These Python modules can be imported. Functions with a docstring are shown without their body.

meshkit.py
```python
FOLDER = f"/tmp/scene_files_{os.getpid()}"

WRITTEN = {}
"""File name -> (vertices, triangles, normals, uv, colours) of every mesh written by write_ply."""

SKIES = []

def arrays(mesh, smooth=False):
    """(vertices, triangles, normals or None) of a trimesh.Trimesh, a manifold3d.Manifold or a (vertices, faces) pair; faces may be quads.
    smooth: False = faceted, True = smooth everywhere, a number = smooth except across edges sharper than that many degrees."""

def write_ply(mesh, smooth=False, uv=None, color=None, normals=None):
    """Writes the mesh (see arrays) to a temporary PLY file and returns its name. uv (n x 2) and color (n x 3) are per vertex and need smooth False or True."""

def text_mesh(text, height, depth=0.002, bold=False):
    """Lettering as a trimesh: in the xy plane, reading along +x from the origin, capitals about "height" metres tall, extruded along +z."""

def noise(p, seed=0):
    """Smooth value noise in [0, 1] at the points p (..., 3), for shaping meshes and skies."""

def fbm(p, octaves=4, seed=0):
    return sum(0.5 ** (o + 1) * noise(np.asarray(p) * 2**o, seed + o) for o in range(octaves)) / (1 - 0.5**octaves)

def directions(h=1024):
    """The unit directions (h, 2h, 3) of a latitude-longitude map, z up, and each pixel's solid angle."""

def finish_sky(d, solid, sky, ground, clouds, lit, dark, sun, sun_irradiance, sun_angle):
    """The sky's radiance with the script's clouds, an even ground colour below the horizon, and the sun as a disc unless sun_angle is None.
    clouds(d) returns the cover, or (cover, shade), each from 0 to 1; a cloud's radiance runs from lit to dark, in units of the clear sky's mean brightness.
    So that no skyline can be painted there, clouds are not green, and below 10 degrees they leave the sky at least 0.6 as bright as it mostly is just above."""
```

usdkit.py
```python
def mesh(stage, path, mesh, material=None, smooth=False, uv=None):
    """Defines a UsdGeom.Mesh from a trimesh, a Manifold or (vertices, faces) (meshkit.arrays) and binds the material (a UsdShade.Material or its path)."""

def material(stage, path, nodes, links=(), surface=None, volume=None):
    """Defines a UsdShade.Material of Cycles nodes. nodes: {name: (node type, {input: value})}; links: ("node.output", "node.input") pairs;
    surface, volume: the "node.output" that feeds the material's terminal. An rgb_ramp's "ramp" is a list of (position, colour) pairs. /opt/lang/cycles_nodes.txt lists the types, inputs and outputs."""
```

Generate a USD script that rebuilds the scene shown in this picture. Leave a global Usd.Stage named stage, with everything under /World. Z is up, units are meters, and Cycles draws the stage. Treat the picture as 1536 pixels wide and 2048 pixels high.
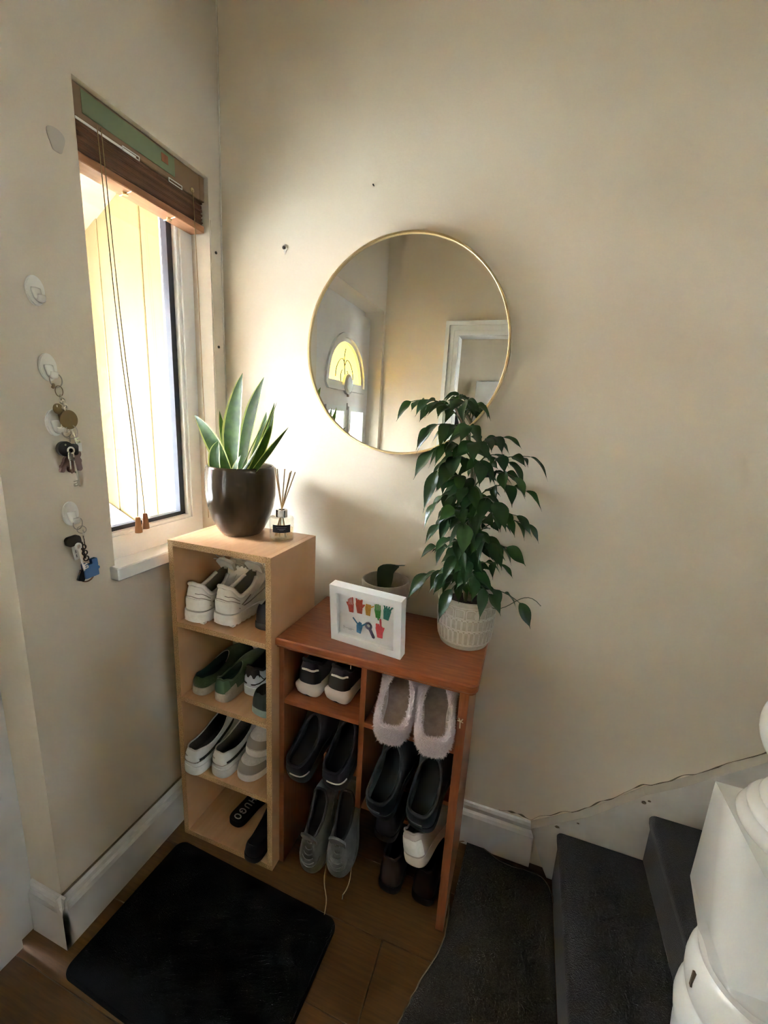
import math, random
import numpy as np
import trimesh
import manifold3d as m3
import usdkit
import meshkit
from pxr import Usd, UsdGeom, UsdLux, UsdShade, Gf, Sdf, Vt
from scipy.interpolate import CubicSpline
from shapely.geometry import Polygon, LineString, Point, box as sbox
from shapely.ops import unary_union
from shapely import affinity

random.seed(7)
rng = np.random.default_rng(7)
stage = Usd.Stage.CreateInMemory()
UsdGeom.SetStageUpAxis(stage, 'Z')
UsdGeom.SetStageMetersPerUnit(stage, 1.0)
UsdGeom.Xform.Define(stage, '/World')
UsdGeom.Scope.Define(stage, '/World/Looks')

# ------------------------------------------------------------------ camera
EXPOSURE = 3.88
CAM = (1.01356, -1.24242, 1.42033)
YAW, PITCH, ROLL, FPX = -0.323451, 0.218485, 0.0555896, 841.872
cam = UsdGeom.Camera.Define(stage, '/World/camera')
fw = np.array([math.sin(YAW) * math.cos(PITCH), math.cos(YAW) * math.cos(PITCH), -math.sin(PITCH)])
rt = np.array([math.cos(YAW), -math.sin(YAW), 0.0])
up = np.cross(rt, fw)
r2 = math.cos(ROLL) * rt + math.sin(ROLL) * up
u2 = -math.sin(ROLL) * rt + math.cos(ROLL) * up
M = Gf.Matrix4d(*r2, 0, *u2, 0, *(-fw), 0, *CAM, 1)
cam.AddTransformOp().Set(M)
cam.CreateHorizontalApertureAttr(36.0)
cam.CreateVerticalApertureAttr(48.0)
cam.CreateFocalLengthAttr(36.0 * FPX / 1536)
cam.CreateClippingRangeAttr(Gf.Vec2f(0.02, 1000))
cam.CreateExposureAttr(EXPOSURE)

# ------------------------------------------------------------------ daylight: an even overcast sky
dome = UsdLux.DomeLight.Define(stage, '/World/sky')
dome.CreateIntensityAttr(5.0)
dome.CreateColorAttr(Gf.Vec3f(0.86, 0.955, 1.07))


# ------------------------------------------------------------------ helpers
def lin(h):
    h = h.lstrip('#')
    c = np.array([int(h[i:i + 2], 16) / 255 for i in (0, 2, 4)])
    return tuple(np.where(c <= 0.04045, c / 12.92, ((c + 0.055) / 1.055) ** 2.4))


def mat(name, col, rough=0.6, metal=0.0, spec=0.5, col2=None, nscale=8, stretch=(1, 1, 1), lo=0.35, hi=0.65, bump=0.0, bscale=200, bstretch=(1, 1, 1),
        sheen=0.0, coat=0.0, detail=3, sss=0.0, p=None):
    if isinstance(col, str):
        col = lin(col)
    if isinstance(col2, str):
        col2 = lin(col2)
    pr = {'base_color': col, 'roughness': rough, 'metallic': metal, 'specular_ior_level': spec, 'sheen_weight': sheen, 'coat_weight': coat}
    pr.update(p or {})
    n, l = {'p': ('principled_bsdf', pr)}, []
    if col2 is not None or bump:
        n['g'] = ('geometry', {})
    if col2 is not None:
        n['m'] = ('mapping', {'scale': stretch})
        n['n'] = ('noise_texture', {'scale': nscale, 'detail': detail, 'roughness': 0.6})
        n['r'] = ('rgb_ramp', {'ramp': [(lo, col), (hi, col2)]})
        l += [('g.position', 'm.vector'), ('m.vector', 'n.vector'), ('n.fac', 'r.fac'), ('r.color', 'p.base_color')]
    if bump:
        n['bm'] = ('mapping', {'scale': bstretch})
        n['bn'] = ('noise_texture', {'scale': bscale, 'detail': 3})
        n['b'] = ('bump', {'strength': bump, 'distance': 0.002})
        l += [('g.position', 'bm.vector'), ('bm.vector', 'bn.vector'), ('bn.fac', 'b.height'), ('b.normal', 'p.normal')]
    return usdkit.material(stage, '/World/Looks/' + name, n, l, surface='p.BSDF')


MT = {}
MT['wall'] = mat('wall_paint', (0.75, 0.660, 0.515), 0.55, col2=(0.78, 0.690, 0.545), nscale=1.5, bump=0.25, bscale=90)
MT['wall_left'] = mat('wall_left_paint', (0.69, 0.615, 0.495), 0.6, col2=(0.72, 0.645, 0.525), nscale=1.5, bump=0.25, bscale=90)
MT['ceiling'] = mat('ceiling_paint', (0.75, 0.70, 0.6), 0.8)
MT['white_gloss'] = mat('white_gloss_paint', (0.80, 0.82, 0.80), 0.22, coat=0.2)
MT['white_trim'] = mat('white_trim_paint', (0.74, 0.73, 0.70), 0.4, col2=(0.68, 0.66, 0.62), nscale=5)
MT['stringer'] = mat('old_white_paint', (0.62, 0.58, 0.50), 0.45, col2=(0.70, 0.67, 0.60), nscale=9, bump=0.3, bscale=60)
MT['upvc'] = mat('white_plastic_frame', (0.85, 0.85, 0.83), 0.3)
MT['gasket'] = mat('dark_rubber', (0.03, 0.035, 0.05), 0.5)
MT['blind_wood'] = mat('blind_wood', (0.105, 0.038, 0.015), 0.4, col2=(0.155, 0.058, 0.023), nscale=10, stretch=(6, 1, 8))
MT['blind_rail'] = mat('blind_rail_wood', (0.36, 0.16, 0.075), 0.4, col2=(0.43, 0.20, 0.095), nscale=10, stretch=(6, 1, 8))
MT['head_rail'] = mat('head_rail_wood', (0.24, 0.15, 0.085), 0.5)
MT['sticker'] = mat('green_sticker', (0.19, 0.235, 0.13), 0.5)
MT['cord'] = mat('blind_cord', (0.36, 0.25, 0.13), 0.8)
MT['tassel'] = mat('tassel_wood', (0.42, 0.19, 0.08), 0.45)
MT['beech'] = mat('beech_laminate', (0.60, 0.335, 0.175), 0.38, col2=(0.66, 0.385, 0.21), nscale=6, stretch=(8, 1.2, 1.2))
MT['chip'] = mat('raw_chipboard_edge', (0.56, 0.36, 0.175), 0.8, col2=(0.30, 0.165, 0.062), nscale=330, lo=0.42, hi=0.62, bump=0.5, bscale=300)
MT['teak'] = mat('red_brown_wood', (0.27, 0.075, 0.026), 0.33, col2=(0.36, 0.11, 0.04), nscale=7, stretch=(2, 14, 14), coat=0.15)
MT['teak_v'] = mat('red_brown_wood_upright', (0.25, 0.075, 0.028), 0.4, col2=(0.33, 0.105, 0.04), nscale=7, stretch=(14, 14, 1.5))
MT['oak'] = mat('oak_floor', (0.10, 0.046, 0.013), 0.36, col2=(0.15, 0.070, 0.021), nscale=9, stretch=(1.2, 14, 1))
MT['oak2'] = mat('oak_floor_dark', (0.085, 0.038, 0.011), 0.36, col2=(0.13, 0.06, 0.018), nscale=9, stretch=(1.2, 14, 1))
MT['subfloor'] = mat('subfloor', (0.05, 0.025, 0.01), 0.8)
MT['carpet'] = mat('dark_carpet', (0.030, 0.030, 0.033), 0.95, spec=0.1, col2=(0.06, 0.058, 0.060), nscale=330, lo=0.4, hi=0.7, bump=1.0, bscale=420, sheen=0.25)
MT['hall_carpet'] = mat('brown_black_carpet', (0.032, 0.027, 0.023), 0.95, spec=0.1, col2=(0.062, 0.052, 0.043), nscale=330, lo=0.4, hi=0.7, bump=1.0, bscale=420, sheen=0.2)
MT['carpet_edge'] = mat('carpet_binding', (0.20, 0.15, 0.10), 0.9)
MT['mat'] = mat('black_mat', (0.006, 0.006, 0.007), 0.95, spec=0.1, bump=0.8, bscale=500)
MT['brass'] = mat('brushed_brass', (0.72, 0.56, 0.30), 0.33, metal=0.9)
MT['mirror'] = mat('mirror_silver', (0.90, 0.91, 0.90), 0.0, metal=1.0)
MT['pot_brown'] = mat('glazed_brown', (0.030, 0.021, 0.012), 0.14, col2=(0.062, 0.044, 0.026), nscale=16, stretch=(1, 1, 0.3), coat=0.0, spec=0.4, bump=0.25, bscale=40)
MT['pot_cream'] = mat('cream_glaze', (0.50, 0.45, 0.345), 0.3, col2=(0.42, 0.37, 0.28), nscale=60, coat=0.2)
MT['pot_rib'] = mat('cream_rib', (0.62, 0.57, 0.46), 0.3, coat=0.2)
MT['pot_stone'] = mat('stone_glaze', (0.36, 0.31, 0.25), 0.55, col2=(0.29, 0.25, 0.2), nscale=40)
MT['soil'] = mat('soil', (0.020, 0.013, 0.009), 0.95, col2=(0.04, 0.026, 0.018), nscale=120, bump=1, bscale=150)
MT['chrome'] = mat('chrome', (0.75, 0.74, 0.72), 0.15, metal=1.0)
MT['steel'] = mat('key_steel', (0.60, 0.55, 0.48), 0.3, metal=1.0)
MT['bronze'] = mat('bronze_disc', (0.24, 0.17, 0.10), 0.35, metal=0.8)
MT['black_plastic'] = mat('black_plastic', (0.012, 0.012, 0.012), 0.35)
MT['brown_leather'] = mat('brown_leather', (0.035, 0.022, 0.016), 0.5)
MT['white_plastic'] = mat('white_plastic', (0.82, 0.81, 0.76), 0.3)
MT['blue_felt'] = mat('blue_felt', (0.07, 0.16, 0.33), 0.8)
MT['pink_felt'] = mat('dusky_plastic', (0.22, 0.14, 0.12), 0.6)
MT['amber'] = mat('amber_ring', (0.16, 0.07, 0.02), 0.3)
MT['reed'] = mat('reed_wood', (0.48, 0.30, 0.14), 0.7)
MT['label_black'] = mat('black_label', (0.012, 0.012, 0.013), 0.4)
MT['frame_white'] = mat('frame_white', (0.84, 0.85, 0.85), 0.35)
MT['paper'] = mat('paper_white', (0.86, 0.86, 0.86), 0.7)
MT['ink'] = mat('grey_ink', (0.25, 0.25, 0.25), 0.7)
MT['rust_nail'] = mat('rusty_nail', (0.05, 0.04, 0.03), 0.6)
MT['crack'] = mat('crack_dirt', (0.17, 0.13, 0.085), 0.9)
MT['filler'] = mat('wall_patch', (0.56, 0.51, 0.44), 0.7)
MT['caulk'] = mat('caulk', (0.72, 0.67, 0.57), 0.5)
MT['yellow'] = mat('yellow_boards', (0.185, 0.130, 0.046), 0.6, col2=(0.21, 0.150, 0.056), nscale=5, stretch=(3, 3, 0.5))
MT['pink_wood'] = mat('porch_soffit', (0.52, 0.30, 0.19), 0.6, col2=(0.58, 0.35, 0.22), nscale=5)
MT['render'] = mat('white_render', (0.6, 0.6, 0.58), 0.8, bump=0.6, bscale=80)
MT['paving'] = mat('paving', (0.13, 0.125, 0.12), 0.9, col2=(0.17, 0.165, 0.155), nscale=6)
MT['coat'] = mat('dark_coat', (0.012, 0.012, 0.015), 0.9, sheen=0.2)
MT['twine'] = mat('twine', (0.75, 0.62, 0.45), 0.8)
MT['bark'] = mat('ficus_bark', (0.20, 0.15, 0.10), 0.8, col2=(0.28, 0.22, 0.15), nscale=80, bump=0.5, bscale=120)
MT['twig'] = mat('ficus_twig', (0.10, 0.11, 0.05), 0.7)


def leaf_mat(name, c1, c2, tr, rough=0.32, nscale=30):
    return usdkit.material(stage, '/World/Looks/' + name, {
        'g': ('geometry', {}), 'n': ('noise_texture', {'scale': nscale, 'detail': 2}), 'r': ('rgb_ramp', {'ramp': [(0.35, c1), (0.65, c2)]}),
        'p': ('principled_bsdf', {'roughness': rough, 'specular_ior_level': 0.5}), 't': ('translucent_bsdf', {'color': tr}), 'x': ('mix_closure', {'fac': 0.22})},
        [('g.position', 'n.vector'), ('n.fac', 'r.fac'), ('r.color', 'p.base_color'), ('p.BSDF', 'x.closure1'), ('t.BSDF', 'x.closure2')], surface='x.closure')


MT['leaf'] = leaf_mat('ficus_leaf', (0.012, 0.040, 0.014), (0.022, 0.060, 0.020), (0.05, 0.13, 0.02))
MT['leaf2'] = leaf_mat('ficus_leaf_light', (0.028, 0.075, 0.022), (0.045, 0.105, 0.03), (0.08, 0.18, 0.03))
MT['sans'] = leaf_mat('snake_leaf', (0.017, 0.058, 0.004), (0.050, 0.115, 0.011), (0.08, 0.17, 0.01), 0.5, 45)
MT['sans_edge'] = leaf_mat('snake_leaf_edge', (0.52, 0.58, 0.16), (0.62, 0.66, 0.24), (0.5, 0.55, 0.15), 0.4)
MT['stub_leaf'] = leaf_mat('stub_leaf', (0.03, 0.05, 0.025), (0.05, 0.07, 0.035), (0.05, 0.08, 0.03))


def pane_mat(name, tint, rough=0.0, r0=0.04):
    return usdkit.material(stage, '/World/Looks/' + name, {
        't': ('transparent_bsdf', {'color': tint}), 'g': ('glossy_bsdf', {'color': (1, 1, 1), 'roughness': rough}), 'x': ('mix_closure', {}),
        'lw': ('layer_weight', {'blend': 0.5}), 'pw': ('math', {'math_type': 'power', 'value2': 5.0}), 'ma': ('math', {'math_type': 'multiply_add', 'value2': 0.9 - r0, 'value3': r0})},
        [('lw.facing', 'pw.value1'), ('pw.value', 'ma.value1'), ('ma.value', 'x.fac'), ('t.BSDF', 'x.closure1'), ('g.BSDF', 'x.closure2')], surface='x.closure')


MT['pane'] = pane_mat('window_glass', (0.97, 0.98, 0.97))
MT['picture_glass'] = pane_mat('picture_glass', (0.98, 0.98, 0.98), 0.0, 0.02)
MT['jar'] = pane_mat('jar_glass', (0.93, 0.93, 0.90), 0.02, 0.06)
MT['oil'] = pane_mat('diffuser_oil', (0.97, 0.91, 0.76), 0.05, 0.04)
MT['stained'] = usdkit.material(stage, '/World/Looks/stained_glass', {'t': ('translucent_bsdf', {'color': (0.80, 0.62, 0.22)}), 'q': ('transparent_bsdf', {'color': (0.85, 0.70, 0.3)}), 'x': ('mix_closure', {'fac': 0.3})},
                                [('t.BSDF', 'x.closure1'), ('q.BSDF', 'x.closure2')], surface='x.closure')
MT['frosted'] = usdkit.material(stage, '/World/Looks/frosted_glass', {'t': ('translucent_bsdf', {'color': (0.92, 0.92, 0.88)}), 'q': ('transparent_bsdf', {'color': (0.95, 0.95, 0.92)}), 'x': ('mix_closure', {'fac': 0.4})},
                                [('t.BSDF', 'x.closure1'), ('q.BSDF', 'x.closure2')], surface='x.closure')

used = {}


def numbered(path):
    k = used.get(path, 0)
    used[path] = k + 1
    return path if k == 0 else f'{path}_{k:03d}'


def pth(parent):
    return '/World' if parent is None else str(parent.GetPath())


def obj(name, mesh, material, parent=None, smooth=False, label=None):
    p = numbered(pth(parent) + '/' + name)
    mesh = tm(mesh)
    if mesh.is_watertight and mesh.volume < 0:
        mesh.invert()
    g = usdkit.mesh(stage, p, mesh, MT[material] if isinstance(material, str) else material, smooth)
    pr = g.GetPrim()
    if label:
        pr.SetCustomDataByKey('label', label)
    return pr


def tag(pr, label=None, cat=None, group=None, kind=None):
    for k, v in (('label', label), ('category', cat), ('group', group), ('kind', kind)):
        if v:
            pr.SetCustomDataByKey(k, v)
    return pr


def thing(name, label, cat, loc=(0, 0, 0), rot=(0, 0, 0), group=None, kind=None):
    x = UsdGeom.Xform.Define(stage, numbered('/World/' + name))
    x.AddTranslateOp().Set(Gf.Vec3d(*map(float, loc)))
    x.AddRotateXYZOp().Set(Gf.Vec3f(*map(float, rot)))
    return tag(x.GetPrim(), label, cat, group, kind)


def copy_of(src, label, loc, rot=(0, 0, 0), scale=None, group=None):
    d = src.GetCustomData()
    nm = src.GetName()
    x = UsdGeom.Xform.Define(stage, numbered('/World/' + nm))
    pr = x.GetPrim()
    pr.GetReferences().AddInternalReference(src.GetPath())
    pr.SetInstanceable(True)
    pr.GetAttribute('xformOp:translate').Set(Gf.Vec3d(*map(float, loc)))
    pr.GetAttribute('xformOp:rotateXYZ').Set(Gf.Vec3f(*map(float, rot)))
    if scale:
        x.AddScaleOp().Set(Gf.Vec3f(*map(float, scale)))
    return tag(pr, label, d.get('category'), group or d.get('group'))


def struct(name, mesh, material, smooth=False, label=None, cat=None):
    return tag(obj(name, mesh, material, None, smooth), label, cat, None, 'structure')


def cat_(*ms):
    return trimesh.util.concatenate([tm(m) for m in ms])


def tm(m):
    if isinstance(m, trimesh.Trimesh):
        return m
    if hasattr(m, 'to_mesh'):
        q = m.to_mesh()
        return trimesh.Trimesh(q.vert_properties[:, :3], q.tri_verts, process=False)
    v, f = np.asarray(m[0], float), np.asarray(m[1], int)
    if f.shape[1] == 4:
        f = np.vstack([f[:, [0, 1, 2]], f[:, [0, 2, 3]]])
    return trimesh.Trimesh(v, f, process=False)


def box(x0, x1, y0, y1, z0, z1, b=0.0):
    if not b:
        m = trimesh.creation.box([x1 - x0, y1 - y0, z1 - z0])
        m.apply_translation([(x0 + x1) / 2, (y0 + y1) / 2, (z0 + z1) / 2])
        return m
    pts = []
    for x, sx in ((x0, 1), (x1, -1)):
        for y, sy in ((y0, 1), (y1, -1)):
            for z, sz in ((z0, 1), (z1, -1)):
                pts += [(x + sx * b, y + sy * b, z), (x + sx * b, y, z + sz * b), (x, y + sy * b, z + sz * b)]
    return trimesh.convex.convex_hull(np.array(pts))


def mbox(x0, x1, y0, y1, z0, z1):
    return m3.Manifold.cube([x1 - x0, y1 - y0, z1 - z0]).translate([x0, y0, z0])


def grid(P, closed_u=False, flip=False):
    """P (n, m, 3) -> quads mesh"""
    n, m = P.shape[:2]
    idx = np.arange(n * m).reshape(n, m)
    a = idx if not closed_u else np.vstack([idx, idx[:1]])
    q = np.stack([a[:-1, :-1], a[1:, :-1], a[1:, 1:], a[:-1, 1:]], -1).reshape(-1, 4)
    if flip:
        q = q[:, ::-1]
    return tm((P.reshape(-1, 3), q))


def tube(pts, r, n=8, caps=True, closed=False):
    pts = np.asarray(pts, float)
    k = len(pts)
    r = np.broadcast_to(np.asarray(r, float), (k,))
    if closed:
        T = np.roll(pts, -1, 0) - np.roll(pts, 1, 0)
    else:
        T = np.gradient(pts, axis=0)
    T /= np.linalg.norm(T, axis=1, keepdims=True) + 1e-12
    ref = np.array([0, 0, 1.0]) if abs(T[0, 2]) < 0.9 else np.array([1.0, 0, 0])
    N = np.cross(T[0], ref)
    N /= np.linalg.norm(N)
    Ns = []
    for t in T:
        N = N - t * (N @ t)
        N /= np.linalg.norm(N) + 1e-12
        Ns.append(N)
    Ns = np.array(Ns)
    B = np.cross(T, Ns)
    a = np.linspace(0, 2 * np.pi, n, endpoint=False)
    ring = pts[:, None] + r[:, None, None] * (np.cos(a)[None, :, None] * Ns[:, None] + np.sin(a)[None, :, None] * B[:, None])
    P = ring.transpose(1, 0, 2)  # (n, k)
    if closed:
        P = np.concatenate([P, P[:, :1]], 1)
        return grid(P, True)
    m = grid(P, True)
    if caps:
        v, f = [np.array(m.vertices)], [np.array(m.faces)]
        for e, s in ((0, 1), (k - 1, -1)):
            c = len(v[0]) + len(v) - 1
            v.append(pts[e][None])
            ids = np.arange(n) * k + e
            nx = np.roll(ids, -1)
            tri = np.stack([np.full(n, c), ids, nx], 1)
            f.append(tri if s < 0 else tri[:, ::-1])
        m = trimesh.Trimesh(np.vstack(v), np.vstack(f), process=False)
    m.fix_normals() if False else None
    return m


def lathe(prof, n=40, cx=0, cy=0):
    prof = np.asarray(prof, float)
    a = np.linspace(0, 2 * np.pi, n, endpoint=False)
    P = np.stack([cx + prof[None, :, 0] * np.cos(a)[:, None], cy + prof[None, :, 0] * np.sin(a)[:, None], np.broadcast_to(prof[None, :, 1], (n, len(prof)))], -1)
    m = grid(P, True)
    m = trimesh.Trimesh(m.vertices, m.faces, process=True, merge_norm=True)
    m.update_faces(m.nondegenerate_faces())
    return m


def spline(pts, n=24):
    pts = np.asarray(pts, float)
    d = np.r_[0, np.cumsum(np.linalg.norm(np.diff(pts, axis=0), axis=1))]
    return CubicSpline(d, pts)(np.linspace(0, d[-1], n))


def prism(poly, h, z=0.0):
    ms = [trimesh.creation.extrude_polygon(g, h, engine='earcut') for g in getattr(poly, 'geoms', [poly])]
    m = trimesh.util.concatenate(ms)
    m.apply_translation([0, 0, z])
    return m


def rotm(axis, deg):
    return trimesh.transformations.rotation_matrix(math.radians(deg), axis)


def xf(m, *Ts):
    m = m.copy()
    for T in Ts:
        m.apply_transform(T)
    return m


def tr(x, y, z):
    return trimesh.transformations.translation_matrix([x, y, z])


def extrude_along(prof, axis, a0, a1):
    """2D profile polygon in the plane across the axis: axis 'y' -> (x,z); axis 'x' -> (y,z)"""
    m = trimesh.creation.extrude_polygon(Polygon(prof), a1 - a0, engine='earcut')
    V = np.array(m.vertices)
    if axis == 'y':
        m = trimesh.Trimesh(np.stack([V[:, 0], a0 + V[:, 2], V[:, 1]], 1), m.faces[:, ::-1], process=False)
    else:
        m = trimesh.Trimesh(np.stack([a0 + V[:, 2], V[:, 0], V[:, 1]], 1), m.faces, process=False)
    return m


# ------------------------------------------------------------------ the setting
CEIL = 2.78
EY = -1.64          # the wall behind the photographer
# wall with window: hole y -.462..-.058, z .985..2.096; recess of the front door
wl = mbox(-0.20, 0.0, -1.90, 0.02, -0.02, CEIL)
wl -= mbox(-0.3, 0.1, -0.462, -0.058, 0.962, 2.096)
wl -= mbox(-0.3, 0.1, -1.60, -0.69, -0.1, 2.10)
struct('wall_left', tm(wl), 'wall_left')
struct('wall_back', box(-0.2, 3.3, 0.0, 0.12, -0.02, CEIL), 'wall')
wf = mbox(-0.2, 3.3, EY - 0.10, EY, -0.02, CEIL) - mbox(0.50, 1.30, EY - 0.2, EY + 0.1, -0.1, 1.955)
struct('wall_front', tm(wf), 'wall')
W3 = (-1.35, -1.09, 1.73, 1.99)
struct('wall_right', tm(mbox(3.2, 3.3, EY - 0.1, 0.12, -0.02, CEIL) - mbox(3, 4, *W3)), 'wall')
struct('window_3', tm(mbox(3.22, 3.26, *W3) - mbox(3, 4, W3[0] + 0.05, W3[1] - 0.05, W3[2] + 0.05, W3[3] - 0.05)), 'upvc')  # added unseen window, brings fill light in from the stair side
obj('pane', box(3.238, 3.244, W3[0] + 0.045, W3[1] - 0.045, W3[2] + 0.045, W3[3] - 0.045), 'pane', stage.GetPrimAtPath('/World/window_3'))
struct('ceiling', box(-0.2, 3.3, EY - 0.1, 0.12, CEIL, CEIL + 0.1), 'ceiling')
# the room through the doorway behind (seen in the mirror)
fr = mbox(-0.1, 3.3, -3.30, -3.20, -0.02, 2.6)
struct('wall_far', tm(fr), 'wall')
struct('wall_far_side', box(-0.1, 0.0, -3.2, EY - 0.1, -0.02, 2.6), 'wall')
W2 = (-2.60, -2.25, 1.34, 1.86)
ws = mbox(3.2, 3.3, -3.3, EY - 0.1, -0.02, 2.6) - mbox(3.1, 3.4, *W2)
struct('wall_far_right', tm(ws), 'wall')
struct('ceiling_far', box(-0.1, 3.3, -3.3, EY - 0.1, 2.6, 2.7), 'ceiling')
struct('window_2', tm(mbox(3.22, 3.26, *W2) - mbox(3, 4, W2[0] + 0.05, W2[1] - 0.05, W2[2] + 0.05, W2[3] - 0.05)), 'upvc')  # added window out of view, lights the far room and the hall
obj('pane', box(3.238, 3.244, W2[0] + 0.045, W2[1] - 0.045, W2[2] + 0.045, W2[3] - 0.045), 'pane', stage.GetPrimAtPath('/World/window_2'))
# floor: sub-floor with planks lying on it
fl = struct('floor', box(-0.2, 3.3, -3.3, 0.1, -0.06, -0.012), 'subfloor')
row, y = 0, 0.0
while y > -1.8:
    xs = [-0.19, 0.62 + 0.37 * ((row * 2) % 3) - 0.2, 1.9, 3.2]
    for i in range(3):
        obj('plank', box(xs[i] + 0.0008, xs[i + 1] - 0.0008, y - 0.1895 + 0.0008, y, -0.012, 0.0, 0.0012), 'oak' if (row + i) % 2 else 'oak2', fl)
    row += 1
    y -= 0.1895

# skirting boards
SK = [(0.0, 0.0), (0.018, 0.0), (0.018, 0.118), (0.015, 0.130), (0.009, 0.137), (0.009, 0.150), (0.006, 0.160), (0.0, 0.163)]
struct('baseboard_left', cat_(extrude_along(SK, 'y', -0.704, 0.0), extrude_along([(-0.690 - a, b) for a, b in [(p[0] * 0.78, p[1]) for p in SK]], 'x', -0.112, 0.018)), 'white_trim')
struct('baseboard_back', extrude_along([(-a, b) for a, b in SK], 'x', 0.018, 1.175), 'white_trim')
struct('baseboard_front', extrude_along([(EY + a, b) for a, b in SK], 'x', 0.0, 0.41), 'white_trim')
# gap line on top of the left skirting
struct('trim_5', box(0.0, 0.0068, -0.69, 0.0, 0.1630, 0.1638), 'crack')

# ---- window_1
w = thing('window_1', 'tall narrow white plastic window in the left wall', 'window', kind='structure')
F0, F1 = -0.135, -0.070
Y0, Y1, Z0, Z1 = -0.462, -0.058, 0.985, 2.096
gy0, gy1, gz0, gz1 = Y0 + 0.055, -0.116, 1.062, Z1 - 0.06
ring = mbox(F0, F1, Y0, Y1, Z0, Z1) - mbox(-1, 1, gy0 - 0.012, gy1 + 0.012, gz0 - 0.012, gz1 + 0.012)
obj('window_frame', tm(ring), 'upvc', w)
bead = (mbox(F0 + 0.005, F1 - 0.008, gy0 - 0.012, gy1 + 0.012, gz0 - 0.012, gz1 + 0.012) - mbox(-1, 1, gy0 - 0.002, gy1 + 0.002, gz0 - 0.002, gz1 + 0.002))
obj('glazing_bead', tm(bead), 'upvc', w)
gk = (mbox(-0.116, -0.094, gy0 - 0.002, gy1 + 0.002, gz0 - 0.002, gz1 + 0.002) - mbox(-1, 1, gy0 + 0.016, gy1 - 0.018, gz0 + 0.010, gz1 - 0.016))
obj('gasket', tm(gk), 'gasket', w)
obj('pane', box(-0.107, -0.103, gy0, gy1, gz0, gz1), 'pane', w)
obj('window_sill', cat_(box(-0.07, 0.0, -0.462, -0.058, 0.962, 0.985), box(-0.001, 0.032, -0.478, -0.040, 0.962, 0.998, 0.003)), 'white_gloss', w)
# painted upright lining strip between window and corner, with two nail heads and a bead of caulk
t1 = struct('trim_1', box(0.0, 0.003, -0.055, -0.012, 0.97, 1.985), 'wall_left')
for zz in (1.62, 1.90):
    obj('nail_head', xf(trimesh.creation.cylinder(0.004, 0.003), rotm([0, 1, 0], 90), tr(0.0042, -0.036, zz)), 'rust_nail', t1)
obj('caulk_line', tube(spline([(0.004, -0.010, 0.98), (0.005, -0.006, 1.25), (0.004, -0.004, 1.4), (0.006, -0.009, 1.55), (0.004, -0.012, 1.75), (0.005, -0.010, 1.95), (0.004, -0.004, 2.3), (0.004, -0.004, 2.7)], 50), 0.0022, 6), 'caulk', t1, 30)

# ---- front door (seen in the mirror; its foot shows at the left edge)
DY0, DY1, DX0, DX1, DZ = -1.593, -0.742, -0.132, -0.090, 2.05
d = thing('door_1', 'white front door with half-round stained glass light', 'door', kind='structure')
cyd, zc, rd = -1.245, 1.60, 0.262
half = m3.CrossSection([np.array([(cyd + rd * math.cos(a), zc + rd * 1.04 * math.sin(a)) for a in np.linspace(0, math.pi, 33)])])


def yz_extrude(cs, x0, x1):
    """CrossSection in (y,z) -> Manifold spanning x0..x1"""
    m = m3.Manifold.extrude(cs, x1 - x0)          # coordinates (y,z,x)
    return m.transform(np.array([[0, 0, 1, x0], [1, 0, 0, 0], [0, 1, 0, 0]], float))


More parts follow.
